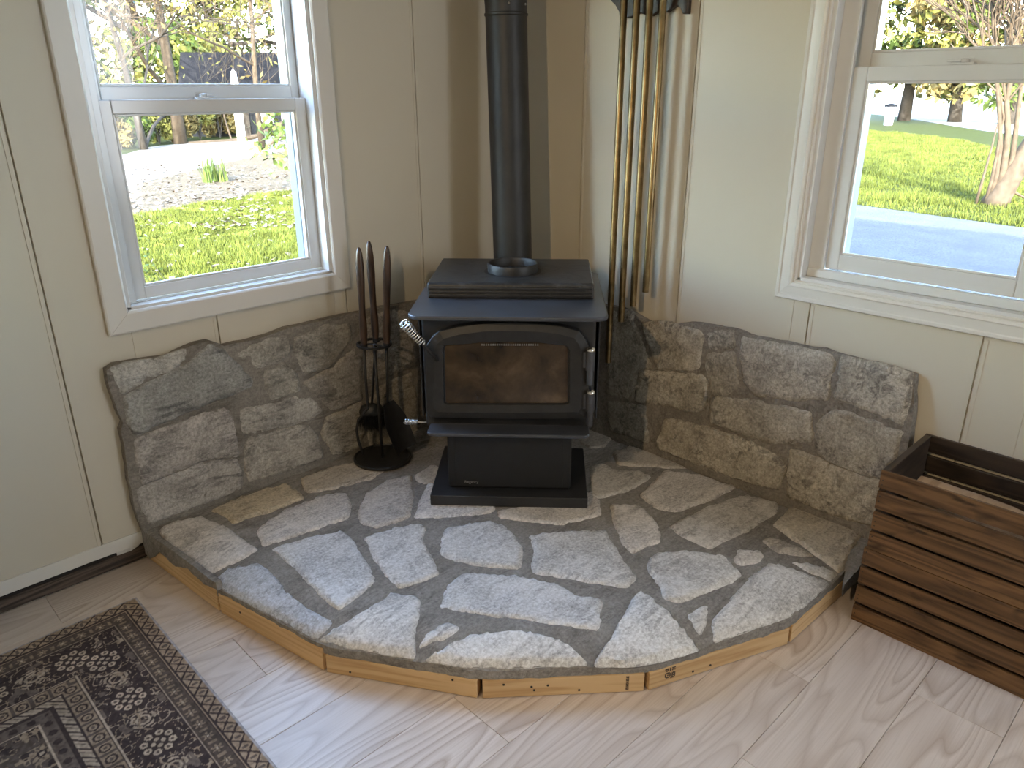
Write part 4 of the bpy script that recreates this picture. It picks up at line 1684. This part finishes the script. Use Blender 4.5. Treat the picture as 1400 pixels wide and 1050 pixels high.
# fallen leaves on the verge and the lawn
rng = random.Random(11)
mb = MB()
for i in range(1500):
    px = rng.uniform(165, 425)
    py = rng.uniform(225, 395) if i % 7 == 0 else rng.uniform(225, 310)
    p = onz(px, py, GZ+.03+rng.random()*.03)
    an, s = rng.random()*6.28, .03+.04*rng.random()
    u = V3((math.cos(an), math.sin(an), rng.uniform(-.5, .5)))*s
    v = V3((-math.sin(an), math.cos(an), rng.uniform(-.5, .5)))*s*.6
    mb.add([p-u, p+v, p+u, p-v], [(0, 1, 2, 3)])
tag(mb.build('fallen_leaves', mat_plain('fallen_leaf', (.055, .040, .027), .8, var=.4, scale=1), fix=False), 'dry leaves scattered on the grass and verge outside', 'leaves', kind='stuff')


def leafcloud(name, centers, n, size, mat, parent, seed, flat=1.0):
    """crown of n leaf quads around ellipsoids (x, y, z, rx, ry, rz)"""
    rng = np.random.RandomState(seed)
    ci = rng.randint(0, len(centers), n)
    C = np.array(centers)[ci]
    d = rng.normal(size=(n, 3))
    d /= np.linalg.norm(d, axis=1)[:, None]
    r = (.45+.55*rng.rand(n)**.4)
    P = C[:, :3]+d*C[:, 3:]*r[:, None]
    a = rng.normal(size=(n, 3))
    a /= np.linalg.norm(a, axis=1)[:, None]
    b = np.cross(a, rng.normal(size=(n, 3)))
    b /= np.linalg.norm(b, axis=1)[:, None]
    s = size*(.5+rng.rand(n))[:, None]
    vs = np.stack([P-a*s, P+b*s*.45, P+a*s, P-b*s*.45], 1).reshape(-1, 3)
    me = bpy.data.meshes.new(name)
    me.vertices.add(len(vs))
    me.vertices.foreach_set('co', vs.ravel().astype(np.float32))
    me.loops.add(len(vs))
    me.polygons.add(n)
    me.loops.foreach_set('vertex_index', np.arange(len(vs), dtype=np.int32))
    me.polygons.foreach_set('loop_start', (np.arange(n)*4).astype(np.int32))
    me.update(calc_edges=True)
    me.materials.append(mat)
    o = bpy.data.objects.new(name, me)
    COL.objects.link(o)
    if parent:
        o.parent = parent
    o['kind'] = 'stuff'
    return o


def branches(mb, p, d, L, r, depth, rng, spread=.6, droop=0.0, tips=None):
    n = 5
    r = max(r, .013)
    path, rs = [p], [r]
    for i in range(n):
        d = (d+V3((rng.uniform(-.22, .22), rng.uniform(-.22, .22), rng.uniform(-.16, .2)-droop))).normalized()
        p = p+d*(L/n)
        path.append(p)
        rs.append(r*(1-.45*(i+1)/n))
    mb.tube(path, rs, 6 if r > .03 else 4 if r > .012 else 3, caps=False)
    if depth == 0:
        if tips is not None:
            tips.append(p)
        return
    k = 3 if depth > 1 else 4
    for i in range(k):
        t = .35+.65*(i+1)/k
        q = path[min(n, max(1, int(t*n)))]
        nd = (d+V3((rng.uniform(-1, 1), rng.uniform(-1, 1), rng.uniform(-.5, .8)))*spread*1.2).normalized()
        branches(mb, q, nd, L*rng.uniform(.55, .78), rs[-1]*rng.uniform(.5, .75), depth-1, rng, spread, droop, tips)


def tree(name, label, base, H, r, lean, bark, seed, depth=4, crown=None, leafmat=None, nleaf=0, leafsize=.1, spread=.6, start=.3, group=None, droop=0.0, cat='tree'):
    rng = random.Random(seed)
    root = thing(name, label, cat, base, 0, group)
    mb = MB()
    path, rs = [], []
    for i in range(9):
        t = i/8
        path.append(V3((lean[0]*H*t+.03*H*noise.noise((t*2, seed, 0)), lean[1]*H*t+.03*H*noise.noise((t*2, seed, 5)), H*t-.05)))
        rs.append(r*(1.25 if i == 0 else 1)*(1-.7*t))
    mb.tube(path, rs, 10)
    mb.build('trunk', bark, root, smooth=True)
    tips = []
    mb = MB()
    nb_ = 9
    for i in range(nb_):
        t = start+(1-start)*i/(nb_-1)
        q = path[min(8, int(t*8))]
        an = rng.random()*6.283
        branches(mb, q, V3((math.cos(an), math.sin(an), rng.uniform(.0, .9))).normalized(), H*.34*(1.15-.5*t), rs[min(8, int(t*8))]*.5, depth, rng, spread, droop, tips)
    o = mb.build('branches', bark, root, fix=False)
    o['kind'] = 'stuff'
    if nleaf:
        cs = [(p.x, p.y, p.z, H*.06, H*.06, H*.05) for p in tips[::2]] if crown is None else crown
        leafcloud('foliage', cs, nleaf, leafsize, leafmat, root, seed)
    return root


GT2 = 'trees beyond the driveway'
tree('bare_tree', 'tall bare tree with dark leaning trunk beyond the left window', far(186, 33), 13, .13, (-.10, .02), DBARK, 21, 4, None, LEAFY, 700, .12, group=GT2, spread=.75, start=.12)
tree('bare_tree', 'stout ivy-clad bare tree in the middle of the left window', far(238, 36), 15, .23, (.0, .0), TBARK, 22, 4, None, LEAFO, 1500, .13, group=GT2, spread=.8, start=.10)
tree('bare_tree', 'twiggy pale tree at the right side of the left window', far(352, 32), 12, .11, (.02, -.02), TBARK, 23, 4, None, LEAFY, 1500, .13, group=GT2, spread=.85, start=.12)
tree('bare_tree', 'slender bare tree at the left edge of the left window', far(128, 31), 11, .09, (.03, .02), TBARK, 24, 4, None, LEAFO, 900, .12, group=GT2, spread=.8, start=.12)
# large evergreens further back fill the view above the hedge
for i, (px, py, H, mt, lab) in enumerate(((110, 140, 17, LEAFG, 'dark evergreen at the far left behind the bare trees'), (205, 137, 20, LEAFY, 'yellow-green tree far behind the leaning trunk'),
                                          (300, 139, 18, LEAFY, 'pale green tree behind the low dark house'), (400, 140, 19, LEAFG, 'dark evergreen behind the twiggy tree at the right'))):
    b = far(px, 48+2*i)
    rng = random.Random(50+i)
    cs = [(rng.uniform(-1, 1)*H*.22, rng.uniform(-1, 1)*H*.22, H*(.04+.88*rng.random()), H*.10, H*.10, H*.08) for _ in range(34)]
    tree('evergreen_tree', lab, b, H, .35, (0, 0), DBARK, 60+i, 1, cs, mt, 8000, .24, group='trees far behind the driveway')
for i, (px, py, H, mt, lab) in enumerate(((1165, 141, 19, LEAFY, 'bright leafy tree at the left of the right window'), (1240, 138, 22, LEAFY, 'broad yellow-green tree beyond the pale lane'),
                                          (1310, 140, 18, LEAFG, 'blue-green conifer beyond the pale lane'), (1385, 139, 20, LEAFO, 'pale brownish tree at the right of the right window'))):
    b = far(px, 62-2*i)
    rng = random.Random(80+i)
    cs = [(rng.uniform(-1, 1)*H*.24, rng.uniform(-1, 1)*H*.24, H*(.12+.8*rng.random()), H*.10, H*.10, H*.08) for _ in range(28)]
    tree('leafy_tree', lab, b, H, .35, (0, 0), DBARK, 90+i, 1, cs, mt, 5600, .28, group='trees beyond the lane')
# multi-stemmed tree on the lawn outside the right window
tb = onz(1362, 281, GZ)
root = thing('multi_stemmed_tree', 'pale multi-stemmed tree leaning right on the lawn outside the right window', 'tree', tb)
rng = random.Random(5)


def upv(px, py):
    return onV(px, py, tb)-tb


mb = MB()
mb.tube([upv(1358, 283), upv(1366, 268), upv(1382, 243), upv(1400, 212), upv(1420, 180), upv(1440, 130), upv(1450, 60)], [.26, .22, .19, .17, .15, .12, .08], 10)
mb.build('trunk', TBARK, root, smooth=True)
for pts, r0 in (([(1352, 278), (1362, 240), (1368, 200), (1366, 150), (1362, 110), (1358, 40), (1352, -60)], .05),
                ([(1358, 276), (1372, 230), (1378, 180), (1376, 140), (1385, 90), (1392, 20)], .075),
                ([(1366, 270), (1384, 215), (1390, 170), (1396, 120), (1404, 60)], .06),
                ([(1346, 279), (1355, 250), (1362, 215), (1372, 160), (1366, 120), (1345, 60), (1330, 0)], .035),
                ([(1334, 279), (1345, 240), (1355, 205), (1364, 170)], .03),
                ([(1386, 262), (1396, 268), (1412, 276)], .03),
                ([(1376, 140), (1362, 125), (1344, 108), (1322, 88), (1300, 60)], .022)):
    n_ = len(pts)
    MB().tube([upv(*p) for p in pts], [r0*(1-.55*i/(n_-1)) for i in range(n_)], 8).build('stem', TBARK, root, smooth=True)
mb = MB()
for px, py in ((1362, 110), (1376, 140), (1390, 100), (1396, 120), (1385, 60), (1358, 40), (1372, 20), (1404, 70)):
    for _ in range(3):
        branches(mb, upv(px, py), V3((rng.uniform(-.6, .6), rng.uniform(-.6, .6), rng.uniform(.3, 1))).normalized(), 1.6, .022, 3, rng, .5)
o = mb.build('twigs', TBARK, root, fix=False)
o['kind'] = 'stuff'

# clipped hedge behind the driveway: one bush after another
hx = [(166, 208, .95, LEAFO), (192, 205, 1.0, LEAFG), (219, 200, 1.05, LEAFY), (247, 197, .95, LEAFO), (274, 194, 1.0, LEAFY), (301, 191, 1.05, LEAFO), (328, 189, 1.0, LEAFY), (354, 186, 1.0, LEAFG), (382, 183, 1.1, LEAFG), (410, 181, 1.1, LEAFO)]
names = ['olive hedge bush at the left end of the row behind the driveway', 'dark green hedge bush second from the left behind the driveway', 'yellow-green hedge bush third from the left behind the driveway',
         'brownish hedge bush fourth from the left behind the driveway', 'yellow-green hedge bush fifth from the left behind the driveway', 'brownish hedge bush sixth from the left behind the driveway',
         'yellow-green hedge bush seventh from the left behind the driveway', 'dark green hedge bush eighth from the left behind the driveway', 'dark green hedge bush ninth from the left behind the driveway',
         'brownish hedge bush at the right end of the row behind the driveway']
for i, (px, py, s, mt) in enumerate(hx):
    b = onz(px, py-3, GZ)
    dist = (b-CAM).length
    Hh = dist*54/1040*s
    r = thing('hedge_bush', names[i], 'bush', b, 0, 'hedge behind the driveway')
    rng = random.Random(200+i)
    wdt = dist*16/1040
    cs = [(rng.uniform(-1, 1)*wdt, rng.uniform(-.3, 1)*wdt, Hh*rng.uniform(.25, .85), wdt*.6, wdt*.6, Hh*.25) for _ in range(9)]
    leafcloud('foliage', cs, 3200, .13, mt, r, 210+i)
    mb = MB()
    for _ in range(5):
        e = V3((rng.uniform(-1, 1)*wdt*.6, rng.uniform(-.5, .5)*wdt, Hh*.7))
        mb.tube([V3((0, 0, -.02)), e*.5, e], [.03, .02, .01], 5)
    mb.build('stems', DBARK, r)
# spiky daffodil clump at the edge of the driveway
b = onz(296, 249, GZ)
sc_ = (b-CAM).length/1040
r = thing('daffodil_clump', 'clump of upright green daffodil leaves at the edge of the driveway', 'plant', b)
rng = random.Random(9)
mb = MB()
for i in range(80):
    an = rng.random()*6.283
    o_ = V3((rng.uniform(-1, 1)*15*sc_, rng.uniform(-1, 1)*9*sc_, 0))
    L = rng.uniform(18, 40)*sc_
    lean = V3((math.cos(an), math.sin(an), 0))*rng.uniform(.05, .5)
    wv = V3((-math.sin(an), math.cos(an), 0))*1.0*sc_
    ps = []
    for t in (0, .4, .8, 1):
        c_ = o_+V3((0, 0, L*t))+lean*L*t*t
        ps.append((c_-wv*(1-t*.9), c_+wv*(1-t*.9)))
    vs = [q for p in ps for q in p]
    mb.add(vs, [(0, 1, 3, 2), (2, 3, 5, 4), (4, 5, 7, 6)])
o = mb.build('leaf_blades', LEAFG, r, fix=False)
o['kind'] = 'stuff'


def sprig(name, label, anchor, depth_pt, tips, n, size, mat, seed, foot):
    """shrub rooted outside the window whose leafy sprigs reach into the view"""
    r = thing(name, label, 'shrub', foot)
    rng = random.Random(seed)
    st = MB()
    lf = MB()
    for tp in tips:
        e = onV(*tp, depth_pt)-V3(foot)
        mid = e*.55+V3((0, 0, .25))
        st.tube([V3((0, 0, -.02)), mid*.5+V3((0, 0, .2)), mid, e], [size*.08, size*.06, size*.04, size*.015], 6)
        for _ in range(n):
            c_ = e+V3((rng.gauss(0, 1), rng.gauss(0, 1), rng.gauss(0, 1)))*size*1.1
            a = V3((rng.gauss(0, 1), rng.gauss(0, 1), rng.gauss(-.4, .6))).normalized()*size
            bb = a.cross(V3((rng.gauss(0, 1), rng.gauss(0, 1), rng.gauss(0, 1)))).normalized()*size*.26
            lf.add([c_, c_+a*.5+bb, c_+a, c_+a*.5-bb], [(0, 1, 2, 3)])
    st.build('stems', DBARK, r, smooth=True)
    o = lf.build('leaves', mat, r, fix=False)
    o['kind'] = 'stuff'


P0 = onz(372, 262, GZ)
sprig('rhododendron', 'rhododendron with drooping long leaves at the right side of the left window', None, P0, [(372, 168), (385, 162), (362, 178), (396, 172), (404, 165), (360, 200), (365, 206), (390, 212), (396, 218), (404, 186), (412, 200), (378, 182)], 16, .20, LEAFG, 3, onz(440, 268, GZ))
P1 = V3((.15, 3.0, GZ))
sprig('ivy', 'small-leaved ivy stems at the lower left corner of the left window', None, P1, [(188, 335), (190, 350), (192, 365), (196, 378), (200, 388), (194, 392), (205, 396), (189, 372)], 12, .045, LEAFG, 8, V3((-.35, 2.9, GZ)))

# low dark house between the trees, with a white gatepost in front
hb = far(335, 41)
hd = thing('house', 'low slate-blue house half hidden behind trees beyond the driveway', 'house', hb, math.radians(-38))
sc_ = (hb-CAM).length/1040
W_, H_, D_ = 70*sc_, 80*sc_, 50*sc_
MB().box((-W_, 0, -.05), (W_, D_, H_*.72)).build('walls', HOUSEM, hd)
MB().prism([(-.6*sc_*10, H_*.70), (D_+.6*sc_*10, H_*.70), (D_/2, H_*1.2)], -W_*1.06, W_*1.06, 'x').build('roof', mat_plain('grey_roof', (.005, .0055, .007), .8, spec=.04), hd)
for xk in (-.7, -.35, .35, .7):
    f = MB().box((W_*xk-7*sc_, -.10, H_*.18), (W_*xk+7*sc_, .02, H_*.52)).build('window', WHITEP, hd)
    MB().box((W_*xk-6*sc_, -.12, H_*.21), (W_*xk-.5*sc_, -.09, H_*.49)).build('pane', PAINTBLK, f)
    MB().box((W_*xk+.5*sc_, -.12, H_*.21), (W_*xk+6*sc_, -.09, H_*.49)).build('pane', PAINTBLK, f)
MB().box((-3.2*sc_, -.08, 0), (3.2*sc_, .02, H_*.55)).build('door', DBARK, hd)
gb = far(324, 30)
sc_ = (gb-CAM).length/1040
gpst = thing('gatepost', 'white stone gatepost behind the hedge beyond the driveway', 'post', gb)
MB().box((-4*sc_, -4*sc_, -.05), (4*sc_, 4*sc_, 62*sc_)).build('shaft', WHITEP, gpst, bevel=.03)
MB().lathe([(6*sc_, 62*sc_), (6*sc_, 66*sc_), (3.4*sc_, 70*sc_), (4.6*sc_, 80*sc_), (3*sc_, 92*sc_), (.2*sc_, 96*sc_)], 12).build('cap', WHITEP, gpst, smooth=True, angle=.6)
# pale bin standing at the far side of the lane, and a bench rail beside it
bb_ = far(1219, 52)+V3((0, 0, .03))
sc_ = (bb_-CAM).length/1040
bn = thing('bin', 'pale bin on the sunlit lane outside the right window', 'bin', bb_)
MB().lathe([(4.6*sc_, -.01), (6.3*sc_, 20*sc_)], 16).build('body', mat_plain('pale_blue_plastic', (.50, .53, .62), .5), bn)
MB().lathe([(6.8*sc_, 20*sc_), (6.8*sc_, 22*sc_), (.1*sc_, 24*sc_)], 16).build('lid', HOUSEM, bn)
